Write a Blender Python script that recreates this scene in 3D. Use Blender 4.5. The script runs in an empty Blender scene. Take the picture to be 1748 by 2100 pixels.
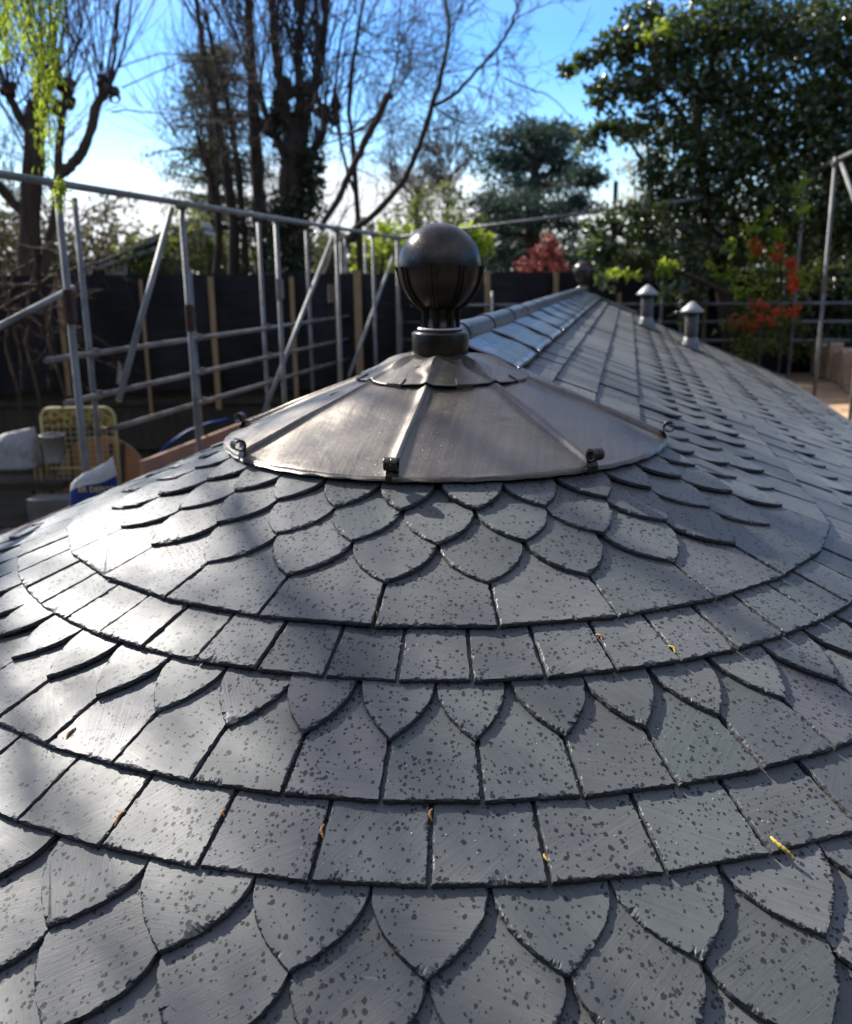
import bpy, math, random
import numpy as np
from mathutils import Matrix, Vector
random.seed(7)
rng = np.random.default_rng(7)
SC = bpy.context.scene
COL = SC.collection
PI = math.pi
rad = math.radians

# ------------------------------------------------------------------ camera
CAM = np.array([0.606, -3.142, 0.0])
FPX = 930.0                                   # focal length in pixels of an 852 px wide frame
PITCH, YAW, ROLL, RIDGE = rad(14.252), rad(-1.177), rad(-0.7066), rad(10.919)
def lin(x, y, w):
    c, s = math.cos(ROLL), math.sin(ROLL)
    x, y = c*x - s*y, s*x + c*y
    cp, sp = math.cos(PITCH), math.sin(PITCH)
    fw = w*cp + y*sp; up = y*cp - w*sp
    cy, sy = math.cos(YAW), math.sin(YAW)
    X = x*cy + fw*sy; Y = -x*sy + fw*cy
    c, s = math.cos(RIDGE), math.sin(RIDGE)
    return np.array([c*X - s*Y, s*X + c*Y, up])
RGT, UPV, FWD = lin(1, 0, 0), lin(0, 1, 0), lin(0, 0, 1)
HEAD = np.array([FWD[0], FWD[1], 0]); HEAD /= np.linalg.norm(HEAD)
SIDE = np.array([HEAD[1], -HEAD[0], 0])
cam = bpy.data.cameras.new('camera')
cam.sensor_fit = 'HORIZONTAL'; cam.sensor_width = 36.0; cam.lens = FPX/852*36
cam.clip_start = 0.05; cam.clip_end = 2000
cam.dof.use_dof = True; cam.dof.focus_distance = 1.85
cam.dof.aperture_fstop = cam.lens/1000/0.0086
co = bpy.data.objects.new('camera', cam); COL.objects.link(co)
M = Matrix.Identity(4)
for i in range(3):
    M[i][0], M[i][1], M[i][2], M[i][3] = RGT[i], UPV[i], -FWD[i], CAM[i]
co.matrix_world = M
SC.camera = co
KP = 852/1748
def ray(px, py):                              # picture coordinates 1748 x 2100
    return lin((px*KP - 426)/FPX, -(py*KP - 512)/FPX, 1)
def at(px, py, dist):                         # point at that distance ahead of the camera
    d = ray(px, py); return CAM + d*(dist/np.dot(d, HEAD))
def onx(px, py, X):
    d = ray(px, py); return CAM + d*((X - CAM[0])/d[0])
def ony(px, py, Y):
    d = ray(px, py); return CAM + d*((Y - CAM[1])/d[1])

# ------------------------------------------------------------------ light and sky
SUN_AZ, SUN_EL = rad(-58), rad(38)           # azimuth from +Y, clockwise
sd = Vector((math.sin(SUN_AZ)*math.cos(SUN_EL), math.cos(SUN_AZ)*math.cos(SUN_EL), math.sin(SUN_EL)))
sl = bpy.data.lights.new('sun', 'SUN'); sl.energy = 4.6; sl.angle = rad(0.53); sl.color = (1, .95, .87)
so = bpy.data.objects.new('sun', sl); COL.objects.link(so)
so.rotation_euler = sd.to_track_quat('Z', 'Y').to_euler()
W = bpy.data.worlds.new('World'); SC.world = W; W.use_nodes = True
nt = W.node_tree; nt.nodes.clear()
def N(nt, t, **kw):
    n = nt.nodes.new(t)
    for k, v in kw.items(): setattr(n, k, v)
    return n
sky = N(nt, 'ShaderNodeTexSky', sky_type='NISHITA', sun_disc=False, sun_elevation=SUN_EL, sun_rotation=SUN_AZ % (2*PI),
        altitude=100, air_density=1.0, dust_density=0.3, ozone_density=3.0)
hs = N(nt, 'ShaderNodeHueSaturation'); hs.inputs['Hue'].default_value = .511; nt.links.new(sky.outputs[0], hs.inputs['Color'])
bg1 = N(nt, 'ShaderNodeBackground'); bg1.inputs[1].default_value = 0.12
nt.links.new(hs.outputs[0], bg1.inputs[0])
bg2 = N(nt, 'ShaderNodeBackground'); bg2.inputs[0].default_value = (.93, .96, 1, 1); bg2.inputs[1].default_value = 0.66
tc = N(nt, 'ShaderNodeTexCoord'); sx = N(nt, 'ShaderNodeSeparateXYZ')
mp = N(nt, 'ShaderNodeMapping'); mp.inputs['Scale'].default_value = (1, 1, 3.2)
no = N(nt, 'ShaderNodeTexNoise'); no.inputs['Scale'].default_value = 2.3; no.inputs['Detail'].default_value = 7; no.inputs['Roughness'].default_value = .58
nt.links.new(tc.outputs['Generated'], sx.inputs[0]); nt.links.new(tc.outputs['Generated'], mp.inputs[0]); nt.links.new(mp.outputs[0], no.inputs['Vector'])
sat = N(nt, 'ShaderNodeMapRange', clamp=True)     # deep blue low down, paler overhead
for i, v in enumerate((0.22, 0.5, 1.40, .66)): sat.inputs[i+1].default_value = v
nt.links.new(sx.outputs['Z'], sat.inputs[0]); nt.links.new(sat.outputs[0], hs.inputs['Saturation'])
el = N(nt, 'ShaderNodeMapRange', clamp=True)      # more cloud low down
for i, v in enumerate((0.05, 0.15, .30, -.14)): el.inputs[i+1].default_value = v
nt.links.new(sx.outputs['Z'], el.inputs[0])
el2 = N(nt, 'ShaderNodeMapRange', clamp=True)     # and unseen broken cover overhead, added to whiten the ambient light
for i, v in enumerate((0.30, 0.55, 0, .18)): el2.inputs[i+1].default_value = v
nt.links.new(sx.outputs['Z'], el2.inputs[0])
ad0 = N(nt, 'ShaderNodeMath', operation='ADD'); nt.links.new(no.outputs[0], ad0.inputs[0]); nt.links.new(el2.outputs[0], ad0.inputs[1])
ad = N(nt, 'ShaderNodeMath', operation='ADD'); nt.links.new(ad0.outputs[0], ad.inputs[0]); nt.links.new(el.outputs[0], ad.inputs[1])
cr = N(nt, 'ShaderNodeMapRange', clamp=True)
for i, v in enumerate((0.55, 0.72, 0, 1)): cr.inputs[i+1].default_value = v
nt.links.new(ad.outputs[0], cr.inputs[0])
mx = N(nt, 'ShaderNodeMixShader'); ow = N(nt, 'ShaderNodeOutputWorld')
nt.links.new(cr.outputs[0], mx.inputs[0]); nt.links.new(bg1.outputs[0], mx.inputs[1]); nt.links.new(bg2.outputs[0], mx.inputs[2]); nt.links.new(mx.outputs[0], ow.inputs[0])
SC.view_settings.view_transform = 'Standard'; SC.view_settings.look = 'None'
SC.view_settings.exposure = 1.0; SC.view_settings.gamma = 1
SC.cycles.max_bounces = 6; SC.cycles.diffuse_bounces = 2; SC.cycles.glossy_bounces = 3; SC.cycles.transmission_bounces = 3
SC.cycles.sample_clamp_indirect = 4

# ------------------------------------------------------------------ materials
class NB:
    def __init__(s, name):
        s.m = bpy.data.materials.new(name); s.m.use_nodes = True; s.t = s.m.node_tree
        s.b = s.t.nodes['Principled BSDF']; s.out = s.t.nodes['Material Output']
    def n(s, t, **kw): return N(s.t, t, **kw)
    def l(s, a, b): s.t.links.new(a, b)
    def val(s, sock, v):
        if hasattr(v, 'is_linked'): s.l(v, sock)
        elif isinstance(v, (tuple, list)): sock.default_value = tuple(v) + ((1,) if len(v) == 3 and sock.type == 'RGBA' else ())
        else: sock.default_value = v
    def math(s, op, a, b=0.0, c=None):
        n = s.n('ShaderNodeMath', operation=op); s.val(n.inputs[0], a); s.val(n.inputs[1], b)
        if c is not None: s.val(n.inputs[2], c)
        return n.outputs[0]
    def rng(s, x, a, b, c=0.0, d=1.0):
        n = s.n('ShaderNodeMapRange', clamp=True); s.val(n.inputs[0], x)
        for i, v in enumerate((a, b, c, d)): n.inputs[i+1].default_value = v
        return n.outputs[0]
    def mix(s, f, a, b, blend='MIX'):
        n = s.n('ShaderNodeMix', data_type='RGBA', blend_type=blend)
        s.val(n.inputs[0], f); s.val(n.inputs[6], a); s.val(n.inputs[7], b); return n.outputs[2]
    def attr(s, name): return s.n('ShaderNodeAttribute', attribute_name=name)
    def obj(s): return s.n('ShaderNodeTexCoord').outputs['Object']
    def mapv(s, v, sc, loc=(0, 0, 0), rot=(0, 0, 0)):
        n = s.n('ShaderNodeMapping'); s.l(v, n.inputs[0]); n.inputs['Scale'].default_value = sc; n.inputs['Location'].default_value = loc; n.inputs['Rotation'].default_value = rot
        return n.outputs[0]
    def noise(s, v, sc, det=3, rough=.5, dist=0):
        n = s.n('ShaderNodeTexNoise'); s.l(v, n.inputs['Vector']); n.inputs['Scale'].default_value = sc
        n.inputs['Detail'].default_value = det; n.inputs['Roughness'].default_value = rough; n.inputs['Distortion'].default_value = dist
        return n.outputs[0]
    def bump(s, h, st, dist, prev=None):
        n = s.n('ShaderNodeBump'); s.l(h, n.inputs['Height']); n.inputs['Strength'].default_value = st; n.inputs['Distance'].default_value = dist
        if prev is not None: s.l(prev, n.inputs['Normal'])
        return n.outputs[0]
    def set(s, **kw):
        names = dict(col='Base Color', rough='Roughness', metal='Metallic', spec='Specular IOR Level', normal='Normal', trans='Transmission Weight', sub='Subsurface Weight', coat='Coat Weight', croug='Coat Roughness')
        for k, v in kw.items(): s.val(s.b.inputs[names[k]], v)
        return s.m

def slate_material():
    q = NB('slate')
    g = q.attr('grain').outputs['Vector']; uv = q.attr('suv').outputs['Vector']; rr = q.attr('srand')
    sp = q.n('ShaderNodeSeparateXYZ'); q.l(rr.outputs['Vector'], sp.inputs[0])
    gr = q.noise(q.mapv(g, (9, 170, 1)), 1, 5, .62, .6)
    gr2 = q.noise(q.mapv(g, (22, 420, 1)), 1, 3, .6, .4)
    lo = q.noise(q.mapv(uv, (9, 9, 1)), 1, 3, .55)
    cl = q.rng(q.noise(q.mapv(uv, (8, 8, 1), (3, 9, 4)), 1, 3, .55), .36, .66)
    base = q.mix(sp.outputs[0], (.058, .065, .065), (.118, .123, .121))
    base = q.mix(q.rng(sp.outputs[1], .55, 1, 0, .6), base, (.098, .095, .107))
    base = q.mix(q.rng(sp.outputs[2], .6, 1, 0, .55), base, (.093, .112, .105))
    base = q.mix(1.0, base, q.mix(lo, (.78, .78, .78), (1.2, 1.2, 1.2)), 'MULTIPLY')
    base = q.mix(1.0, base, q.mix(gr, (.60, .60, .61), (1.40, 1.40, 1.39)), 'MULTIPLY')
    fine = q.noise(q.mapv(uv, (1, 1, 1)), 330, 3, .7)
    base = q.mix(1.0, base, q.mix(fine, (.70, .70, .70), (1.30, 1.30, 1.30)), 'MULTIPLY')
    # chalky scuffs and scratches
    scr = q.rng(q.noise(q.mapv(uv, (3, 60, 1), (7, 1, 2), (0, 0, .7)), 1, 2, .5), .74, .80)
    base = q.mix(q.math('MULTIPLY', scr, .25), base, (.26, .27, .28))
    # rain marks: rounded wet blotches, clustered, some running down-slope
    dn = q.n('ShaderNodeTexNoise'); q.l(uv, dn.inputs['Vector']); dn.inputs['Scale'].default_value = 150; dn.inputs['Detail'].default_value = 3
    vm = q.n('ShaderNodeVectorMath', operation='MULTIPLY_ADD'); q.l(dn.outputs['Color'], vm.inputs[0]); vm.inputs[1].default_value = (.007, .011, 0); q.l(uv, vm.inputs[2])
    def spots(scale, th, loc):
        v = q.n('ShaderNodeTexVoronoi', feature='F1'); q.l(q.mapv(vm.outputs[0], (1, .86, 1), loc), v.inputs['Vector']); v.inputs['Scale'].default_value = scale
        v.voronoi_dimensions = '3D'
        c = q.n('ShaderNodeSeparateColor'); q.l(v.outputs['Color'], c.inputs[0])
        size = q.math('MULTIPLY', c.outputs[0], th)
        on = q.math('GREATER_THAN', q.math('ADD', c.outputs[1], q.math('MULTIPLY', cl, .72)), .76)
        d = q.math('SUBTRACT', q.math('MULTIPLY_ADD', size, 1.0, .11), v.outputs['Distance'])
        return q.math('MULTIPLY', q.rng(d, -.012, .03), on)
    wet = q.math('MAXIMUM', spots(70, .27, (0, 0, 0)), spots(112, .30, (.3, .7, 0)))
    col = q.mix(q.math('MULTIPLY', wet, .88), base, (.019, .021, .024))
    rough = q.math('ADD', q.rng(lo, .3, .7, .43, .54), q.math('MULTIPLY', gr, .1))
    rough = q.math('SUBTRACT', rough, q.math('MULTIPLY', wet, .07))
    nb = q.bump(lo, .35, .004)
    nb = q.bump(gr, .42, .0010, nb)
    nb = q.bump(gr2, .55, .0006, nb)
    nb = q.bump(fine, .30, .0005, nb)
    return q.set(col=col, rough=rough, spec=q.rng(wet, 0, 1, .60, .20), normal=nb)

def lead_material(name, c0, c1, rough, metal, streak=(90, 4, 4)):
    q = NB(name); o = q.obj()
    st = q.noise(q.mapv(o, streak, (0, 0, 0), (0, 0, .25)), 1, 6, .65, .5)
    st2 = q.noise(q.mapv(o, (5, 110, 20), (2, 1, 0), (0, 0, .15)), 1, 4, .6, .3)
    lo = q.noise(o, 5.5, 4, .6, .5)
    fine = q.noise(o, 260, 2, .5)
    v = q.n('ShaderNodeTexVoronoi', feature='F1'); q.l(o, v.inputs['Vector']); v.inputs['Scale'].default_value = 130
    c = q.n('ShaderNodeSeparateColor'); q.l(v.outputs['Color'], c.inputs[0])
    drop = q.math('MULTIPLY', q.rng(v.outputs['Distance'], .0, q_r, .0, .0) if False else q.rng(v.outputs['Distance'], .06, .24, 1, 0), q.math('GREATER_THAN', c.outputs[0], .72))
    col = q.mix(lo, c0, c1)
    col = q.mix(1.0, col, q.mix(st, (.60, .60, .61), (1.38, 1.36, 1.33)), 'MULTIPLY')
    col = q.mix(1.0, col, q.mix(q.noise(o, 3.2, 3, .5, .8), (.58, .59, .61), (1.42, 1.37, 1.29)), 'MULTIPLY')
    col = q.mix(1.0, col, q.mix(st2, (.85, .85, .86), (1.15, 1.14, 1.12)), 'MULTIPLY')
    r = q.math('ADD', q.rng(lo, .3, .7, rough - .07, rough + .08), q.math('MULTIPLY', st, .08))
    r = q.math('SUBTRACT', r, q.math('MULTIPLY', drop, rough*.6))
    nb = q.bump(lo, .35, .012); nb = q.bump(st, .25, .0008, nb); nb = q.bump(fine, .12, .0005, nb); nb = q.bump(drop, .7, .0012, nb)
    return q.set(col=col, rough=r, metal=metal, spec=.5, normal=nb)
q_r = 0

def simple(name, c0, c1, sc=8, rough=.6, metal=0.0, bump=.3, bd=.004, stretch=(1, 1, 1), spec=.4, det=5):
    q = NB(name); o = q.mapv(q.obj(), stretch)
    a = q.noise(o, sc, det, .6, .3)
    b = q.noise(o, sc*9, 3, .6)
    col = q.mix(q.rng(a, .3, .7), c0, c1)
    col = q.mix(1.0, col, q.mix(b, (.8, .8, .8), (1.2, 1.2, 1.2)), 'MULTIPLY')
    nb = q.bump(a, bump, bd); nb = q.bump(b, bump*.6, bd*.3, nb)
    return q.set(col=col, rough=rough, metal=metal, spec=spec, normal=nb)

def leaf_material(name, c0, c1, rough=.4, spec=.5, trans=.35, tcol=None):
    q = NB(name); a = q.attr('lrand').outputs['Fac']
    col = q.mix(a, c0, c1)
    q.set(col=col, rough=rough, spec=spec)
    t = q.n('ShaderNodeBsdfTranslucent'); q.val(t.inputs[0], tcol or tuple(min(1, x*2.2) for x in c1))
    m = q.n('ShaderNodeMixShader'); m.inputs[0].default_value = trans
    q.l(q.b.outputs[0], m.inputs[1]); q.l(t.outputs[0], m.inputs[2]); q.l(m.outputs[0], q.out.inputs[0])
    return q.m

def bark_material(name, c0, c1):
    return simple(name, c0, c1, 3, .9, 0, .8, .03, (3, 3, .5), .2)

MAT = dict(
    slate=slate_material(), slatecut_shade=simple('shaded_slate_edge', (.030, .032, .035), (.080, .083, .088), 90, .6, 0, .9, .002),  # edge faces darker than the slate, edge shadow put into their colour
    lead=lead_material('sheet_lead', (.150, .137, .123), (.235, .217, .197), .37, .90),
    leadsky=lead_material('sky_tinted_lead', (.13, .15, .18), (.23, .26, .31), .28, .85, (4, 90, 4)),  # blue of the reflected sky mixed into the base colour
    leadmid=lead_material('roll_lead', (.13, .135, .142), (.20, .21, .22), .34, .8, (4, 60, 4)),
    leaddark=lead_material('ball_lead', (.046, .041, .036), (.095, .086, .076), .28, .80, (30, 30, 6)),
    solder=simple('solder', (.5, .49, .46), (.6, .58, .55), 60, .25, .9),
    cowl=simple('grey_cowl', (.26, .26, .26), (.36, .36, .355), 30, .5, .3),
    deck=simple('roof_underlay', (.012, .012, .013), (.02, .02, .02), 6, .9),
    galv=simple('galvanised_tube', (.095, .094, .088), (.245, .248, .240), 3.5, .55, .35, .3, .003, (1, 1, 1)),
    rust=simple('rusty_red_paint', (.035, .014, .013), (.07, .028, .023), 22, .7),
    coupler=simple('coupler_steel', (.10, .085, .07), (.2, .17, .14), 40, .6, .5),
    board=simple('scaffold_board', (.20, .125, .085), (.32, .21, .15), 5, .8, 0, .4, .003, (6, .6, 6)),
    batten=simple('timber_batten', (.30, .185, .085), (.42, .28, .14), 5, .75, 0, .3, .002, (6, 6, .7)),
    fence=simple('fence_panel_wood', (.045, .036, .026), (.085, .066, .046), 4, .85, 0, .5, .006, (7, 7, .6)),
    membrane=simple('black_membrane', (.005, .005, .006), (.010, .010, .011), 2, .6, 0, .8, .05, (1, 1, 2.5), .35),
    yellow=simple('yellow_paint', (.52, .42, .18), (.64, .54, .27), 12, .5),
    yellowrust=None, ply=simple('orange_plywood', (.42, .19, .085), (.54, .26, .12), 3, .6, 0, .2, .002, (1, 1, 6)),
    plyedge=simple('plywood_edge', (.46, .30, .2), (.56, .40, .28), 20, .8),
    pipe=simple('blue_pipe', (.01, .04, .22), (.015, .06, .3), 9, .35),
    bagwhite=simple('bag_white', (.40, .40, .40), (.58, .57, .56), 14, .5, 0, .7, .012),
    bagblue=simple('bag_blue', (.008, .022, .13), (.014, .034, .18), 9, .45),
    letter=simple('yellow_lettering', (.62, .48, .16), (.7, .56, .2), 30, .5),
    grey=simple('grey_block', (.10, .10, .10), (.17, .165, .16), 9, .9),
    white=simple('white_paint', (.5, .5, .5), (.62, .62, .62), 6, .6),
    paledirt=simple('pale_plastic', (.50, .46, .43), (.62, .58, .55), 8, .6),
    sackshade=simple('shaded_pale_sack', (.22, .22, .22), (.36, .35, .34), 12, .6, 0, .7, .012),  # pale sack and tub colour darkened for the shade they stand in
    gaplight=leaf_material('gap_daylight', (.55, .5, .47), (.65, .6, .57), .6, .3, .5, (.9, .85, .8)),  # pale colour painting the daylight behind a gap in the membrane
    dark=simple('dark_void', (.012, .012, .012), (.025, .024, .022), 4, .9),
    wall=simple('timber_cladding', (.05, .04, .032), (.09, .07, .055), 4, .8, 0, .5, .006, (7, 7, .6)),
    ground=simple('garden_soil', (.045, .038, .026), (.085, .078, .042), .8, .95, 0, .8, .08),
    stone=simple('tan_stone', (.36, .23, .13), (.58, .41, .26), 4, .9, 0, .9, .04),
    house=simple('dark_brick', (.045, .04, .038), (.07, .062, .058), 5, .9),
    roofgrey=simple('pale_roof_felt', (.28, .29, .30), (.40, .41, .42), 4, .7),
    glass=simple('window_glass', (.02, .022, .025), (.03, .032, .036), 3, .1),
    bark=bark_material('bark_brown', (.035, .024, .018), (.085, .06, .045)),
    barkwarm=bark_material('bark_warm', (.05, .033, .022), (.12, .082, .055)),
    twig=simple('twig_bark', (.04, .03, .025), (.09, .068, .052), 5, .85),
    needle=leaf_material('conifer_needles', (.03, .04, .018), (.075, .085, .035), .7, .2, .2),
    cedar=leaf_material('cedar_needles', (.022, .040, .032), (.055, .085, .062), .7, .2, .15),
    ever=leaf_material('glossy_leaves', (.026, .036, .013), (.088, .106, .040), .30, .7, .26, (.16, .24, .04)),
    ivy=leaf_material('ivy_leaves', (.014, .026, .010), (.045, .07, .022), .35, .5, .12),
    lime=leaf_material('lime_leaves', (.13, .19, .015), (.28, .36, .04), .45, .4, .5, (.5, .62, .06)),
    hedge=leaf_material('hedge_leaves', (.045, .065, .018), (.13, .15, .035), .6, .25, .3),
    olive=leaf_material('brush_leaves', (.035, .036, .018), (.09, .085, .04), .7, .2, .2),
    red=leaf_material('red_leaves', (.38, .045, .02), (.58, .11, .04), .4, .4, .5, (1, .20, .06)),
    acer=leaf_material('acer_leaves', (.22, .06, .05), (.38, .15, .12), .6, .3, .35, (.6, .18, .13)),
    blossom=leaf_material('pale_blossom', (.30, .30, .2), (.5, .48, .36), .7, .2, .3),
    catkin=simple('catkin', (.50, .34, .06), (.62, .45, .10), 200, .8),
    husk=simple('bud_husk', (.36, .17, .05), (.5, .27, .09), 100, .7),
)
def yellow_rust():
    q = NB('rusted_yellow_panel'); o = q.obj()
    m = q.rng(q.noise(o, 14, 6, .65, .8), .46, .54)
    return q.set(col=q.mix(m, (.10, .035, .016), (.42, .33, .09)), rough=.7)
MAT['yellowrust'] = yellow_rust()
def drop_mat():
    q = NB('rain_water'); return q.set(col=(.9, .93, .95), rough=.02, trans=1.0, spec=.5)
MAT['water'] = drop_mat()

# ------------------------------------------------------------------ object helpers
def link(name, me, mat=None, parent=None):
    o = bpy.data.objects.new(name, me); COL.objects.link(o)
    if mat is not None and me is not None: me.materials.append(mat)
    if parent is not None: o.parent = parent
    return o
def mesh(name, v, f, mat=None, parent=None, smooth=False, attrs=None):
    me = bpy.data.meshes.new(name); me.from_pydata([tuple(map(float, p)) for p in v], [], [tuple(map(int, q)) for q in f])
    if attrs:
        for k, a in attrs.items():
            at_ = me.attributes.new(k, 'FLOAT_VECTOR', 'POINT'); at_.data.foreach_set('vector', np.asarray(a, dtype=np.float32).ravel())
    if smooth: me.polygons.foreach_set('use_smooth', [True]*len(me.polygons))
    me.update()
    return link(name, me, mat, parent)
def thing(name, label, cat, loc=(0, 0, 0), group=None):
    o = bpy.data.objects.new(name, None); COL.objects.link(o); o.location = loc
    o.empty_display_size = .1
    tag(o, label, cat, group); return o
def tag(o, label, cat, group=None):
    o['label'] = label; o['category'] = cat
    if group: o['group'] = group
    return o
class MB:
    def __init__(s): s.v = []; s.f = []
    def add(s, v, f):
        k = len(s.v); s.v += [tuple(p) for p in v]; s.f += [tuple(i + k for i in q) for q in f]
    def box(s, c, d, R=None):
        pts = []
        for x in (-.5, .5):
            for y in (-.5, .5):
                for z in (-.5, .5):
                    p = np.array([x*d[0], y*d[1], z*d[2]]); p = p if R is None else R @ p; pts.append(p + np.array(c))
        s.add(pts, [(0, 1, 3, 2), (4, 6, 7, 5), (0, 4, 5, 1), (2, 3, 7, 6), (0, 2, 6, 4), (1, 5, 7, 3)])
    def tube(s, pts, r, n=10, caps=True):
        v, f = tube_arr(np.array(pts, float), r, n, caps); s.add(v, f)
    def build(s, name, mat, parent=None, smooth=False): return mesh(name, s.v, s.f, mat, parent, smooth)
def frames(P):
    T = np.gradient(P, axis=0); T /= np.linalg.norm(T, axis=1)[:, None] + 1e-12
    ref = np.array([0, 0, 1.]) if abs(T[0][2]) < .9 else np.array([1., 0, 0])
    A = []; a = np.cross(T[0], ref); a /= np.linalg.norm(a)
    for t in T:
        a = a - t*np.dot(a, t); a /= np.linalg.norm(a) + 1e-12; A.append(a)
    A = np.array(A); return T, A, np.cross(T, A)
def tube_arr(P, r, n, caps):
    T, A, B = frames(P); r = np.broadcast_to(np.asarray(r, float), (len(P),))
    th = np.linspace(0, 2*PI, n, endpoint=False)
    V = (P[:, None, :] + r[:, None, None]*(np.cos(th)[None, :, None]*A[:, None, :] + np.sin(th)[None, :, None]*B[:, None, :])).reshape(-1, 3)
    F = []
    for i in range(len(P)-1):
        for j in range(n):
            F.append((i*n+j, i*n+(j+1) % n, (i+1)*n+(j+1) % n, (i+1)*n+j))
    if caps: F += [tuple(range(n))[::-1], tuple((len(P)-1)*n + k for k in range(n))]
    return V, F
def sweep(path, N_, B_, prof):              # profile (b, n) swept along a path with given frames
    V = []; m = len(prof)
    for p, n_, b_ in zip(path, N_, B_):
        for (x, y) in prof: V.append(p + b_*x + n_*y)
    F = [(i*m+j, i*m+(j+1) % m, (i+1)*m+(j+1) % m, (i+1)*m+j) for i in range(len(path)-1) for j in range(m)]
    F += [tuple(range(m))[::-1], tuple((len(path)-1)*m + k for k in range(m))]
    return V, F
def revolve(prof, n, centre=(0, 0, 0)):
    V = []; c = np.array(centre)
    for r, z in prof:
        for k in range(n):
            a = 2*PI*k/n; V.append(c + np.array([r*math.cos(a), r*math.sin(a), z]))
    F = [(i*n+j, i*n+(j+1) % n, (i+1)*n+(j+1) % n, (i+1)*n+j) for i in range(len(prof)-1) for j in range(n)]
    return V, F

# ------------------------------------------------------------------ roof geometry
APEX, SLOPE = -0.2289, 0.41894
TH = math.atan(SLOPE); CT, ST = math.cos(TH), math.sin(TH)
RIDGE_LEN = 10.04
EAVE = 2.70
GROUND = -3.5
def cone(b, r, off=0.0):                     # b from -Y toward +X
    d = np.array([math.sin(b), -math.cos(b), 0])
    return d*(r + off*ST) + np.array([0, 0, APEX - SLOPE*r + off*CT])
def cone_frame(b):
    d = np.array([math.sin(b), -math.cos(b), 0]); u = np.array([math.cos(b), math.sin(b), 0])
    return u, d*CT + np.array([0, 0, -ST]), d*ST + np.array([0, 0, CT])
def turn(p):                                 # the far half is the near half turned half round
    p = np.asarray(p); q = p.copy(); q[..., 0] = -p[..., 0]; q[..., 1] = RIDGE_LEN - p[..., 1]; return q

class Slates:
    def __init__(s): s.v = []; s.f = []; s.g = []; s.u = []; s.r = []; s.mi = []
    def add(s, O, U, V, Nn, outline, T, k, t, ds, far=False):
        P = np.array(outline, float)
        # resample
        seg = np.linalg.norm(np.diff(P, axis=0), axis=1); L = np.concatenate([[0], np.cumsum(seg)])
        keep = []
        for i in range(len(P)-1):
            m = max(1, int(round(seg[i]/ds)))
            for j in range(m): keep.append(P[i] + (P[i+1]-P[i])*j/m)
        keep.append(P[-1]); P = np.array(keep); n = len(P)
        Tn = np.gradient(P, axis=0); Tn /= np.linalg.norm(Tn, axis=1)[:, None] + 1e-9
        inn = np.stack([Tn[:, 1], -Tn[:, 0]], 1)          # outline runs left head -> tail -> right head, v pointing down the slope
        # chipped edge
        ln = np.arange(n)*ds
        ph = rng.uniform(0, 6.28, 6)
        c = np.zeros(n); i0 = 0                    # flakes struck off one after the other
        while i0 < n:
            m_ = max(2, int(rng.gamma(2.0, .0065)/ds)); c[i0:i0+m_] = rng.gamma(1.5, .42); i0 += m_
        c = c + .2*np.sin(ln*2*PI/.061 + ph[0]) + rng.normal(0, .07, n)
        side = np.abs(inn[:, 0]) > .93
        amp = np.where(side, .0040, .0080)
        if rng.random() < .3:
            cc = rng.integers(0, n); c = c + 2.8*np.exp(-((np.arange(n)-cc)*ds/rng.uniform(.006, .016))**4)
        a = .0006 + amp*np.clip(c, 0, 3.2)*.8
        jag = .0006*np.sin(ln*2*PI/.05 + ph[3]) + .0005*np.sin(ln*2*PI/.019 + ph[4]) + rng.normal(0, .00022, n)
        rows = []
        def ring(ins, h):
            Q = P + inn*ins[:, None]
            off = T + k*Q[:, 1] - h
            return Q, off
        z = np.zeros(n)
        if far: rings = [ring(z + .001, z), ring(z, z + t)]
        else:
            m1 = np.clip(rng.normal(.5, .16, n), .15, .85); a1 = np.maximum(a*m1, .0012)
            rings = [ring(a, z), ring(a1, t*np.clip(rng.normal(.13, .06, n), .02, .3)), ring(jag + .0004, t*np.clip(rng.normal(.42, .10, n), .25, .6)), ring(jag - .0004, t*np.clip(rng.normal(.97, .05, n), .8, 1.05))]
        ang = rng.uniform(-1.1, 1.1); ca, sa = math.cos(ang), math.sin(ang); rid = rng.uniform(0, 50); rv = rng.random(3)
        base = len(s.v); tilt = rng.normal(0, .0022, 2)
        for Q, off in rings:
            off = off + tilt[0]*Q[:, 0]*4 + abs(tilt[1])
            X = O + Q[:, :1]*U + Q[:, 1:]*V + off[:, None]*Nn
            s.v.extend(map(tuple, X))
            s.u.extend((x + rid*3, y + rid, rid) for x, y in Q); s.g.extend((x*ca - y*sa + rid, x*sa + y*ca + rid*2, rid) for x, y in Q)
            s.r.extend([tuple(rv)]*n)
        for i in range(len(rings)-1):
            b0 = base + i*n; b1 = b0 + n
            for j in range(n-1): s.f.append((b0+j, b1+j, b1+j+1, b0+j+1))
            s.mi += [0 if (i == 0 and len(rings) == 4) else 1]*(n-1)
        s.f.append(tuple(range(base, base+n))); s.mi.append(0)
    def build(s, name, parent, far=False):
        v = np.array(s.v)
        o = mesh(name, v, s.f, MAT['slate'], parent, False, dict(grain=s.g, suv=s.u, srand=s.r))
        o.data.materials.append(MAT['slatecut_shade']); o.data.polygons.foreach_set('material_index', s.mi); return o

D56 = 2*PI/56; PHASE = .55*D56
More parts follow.
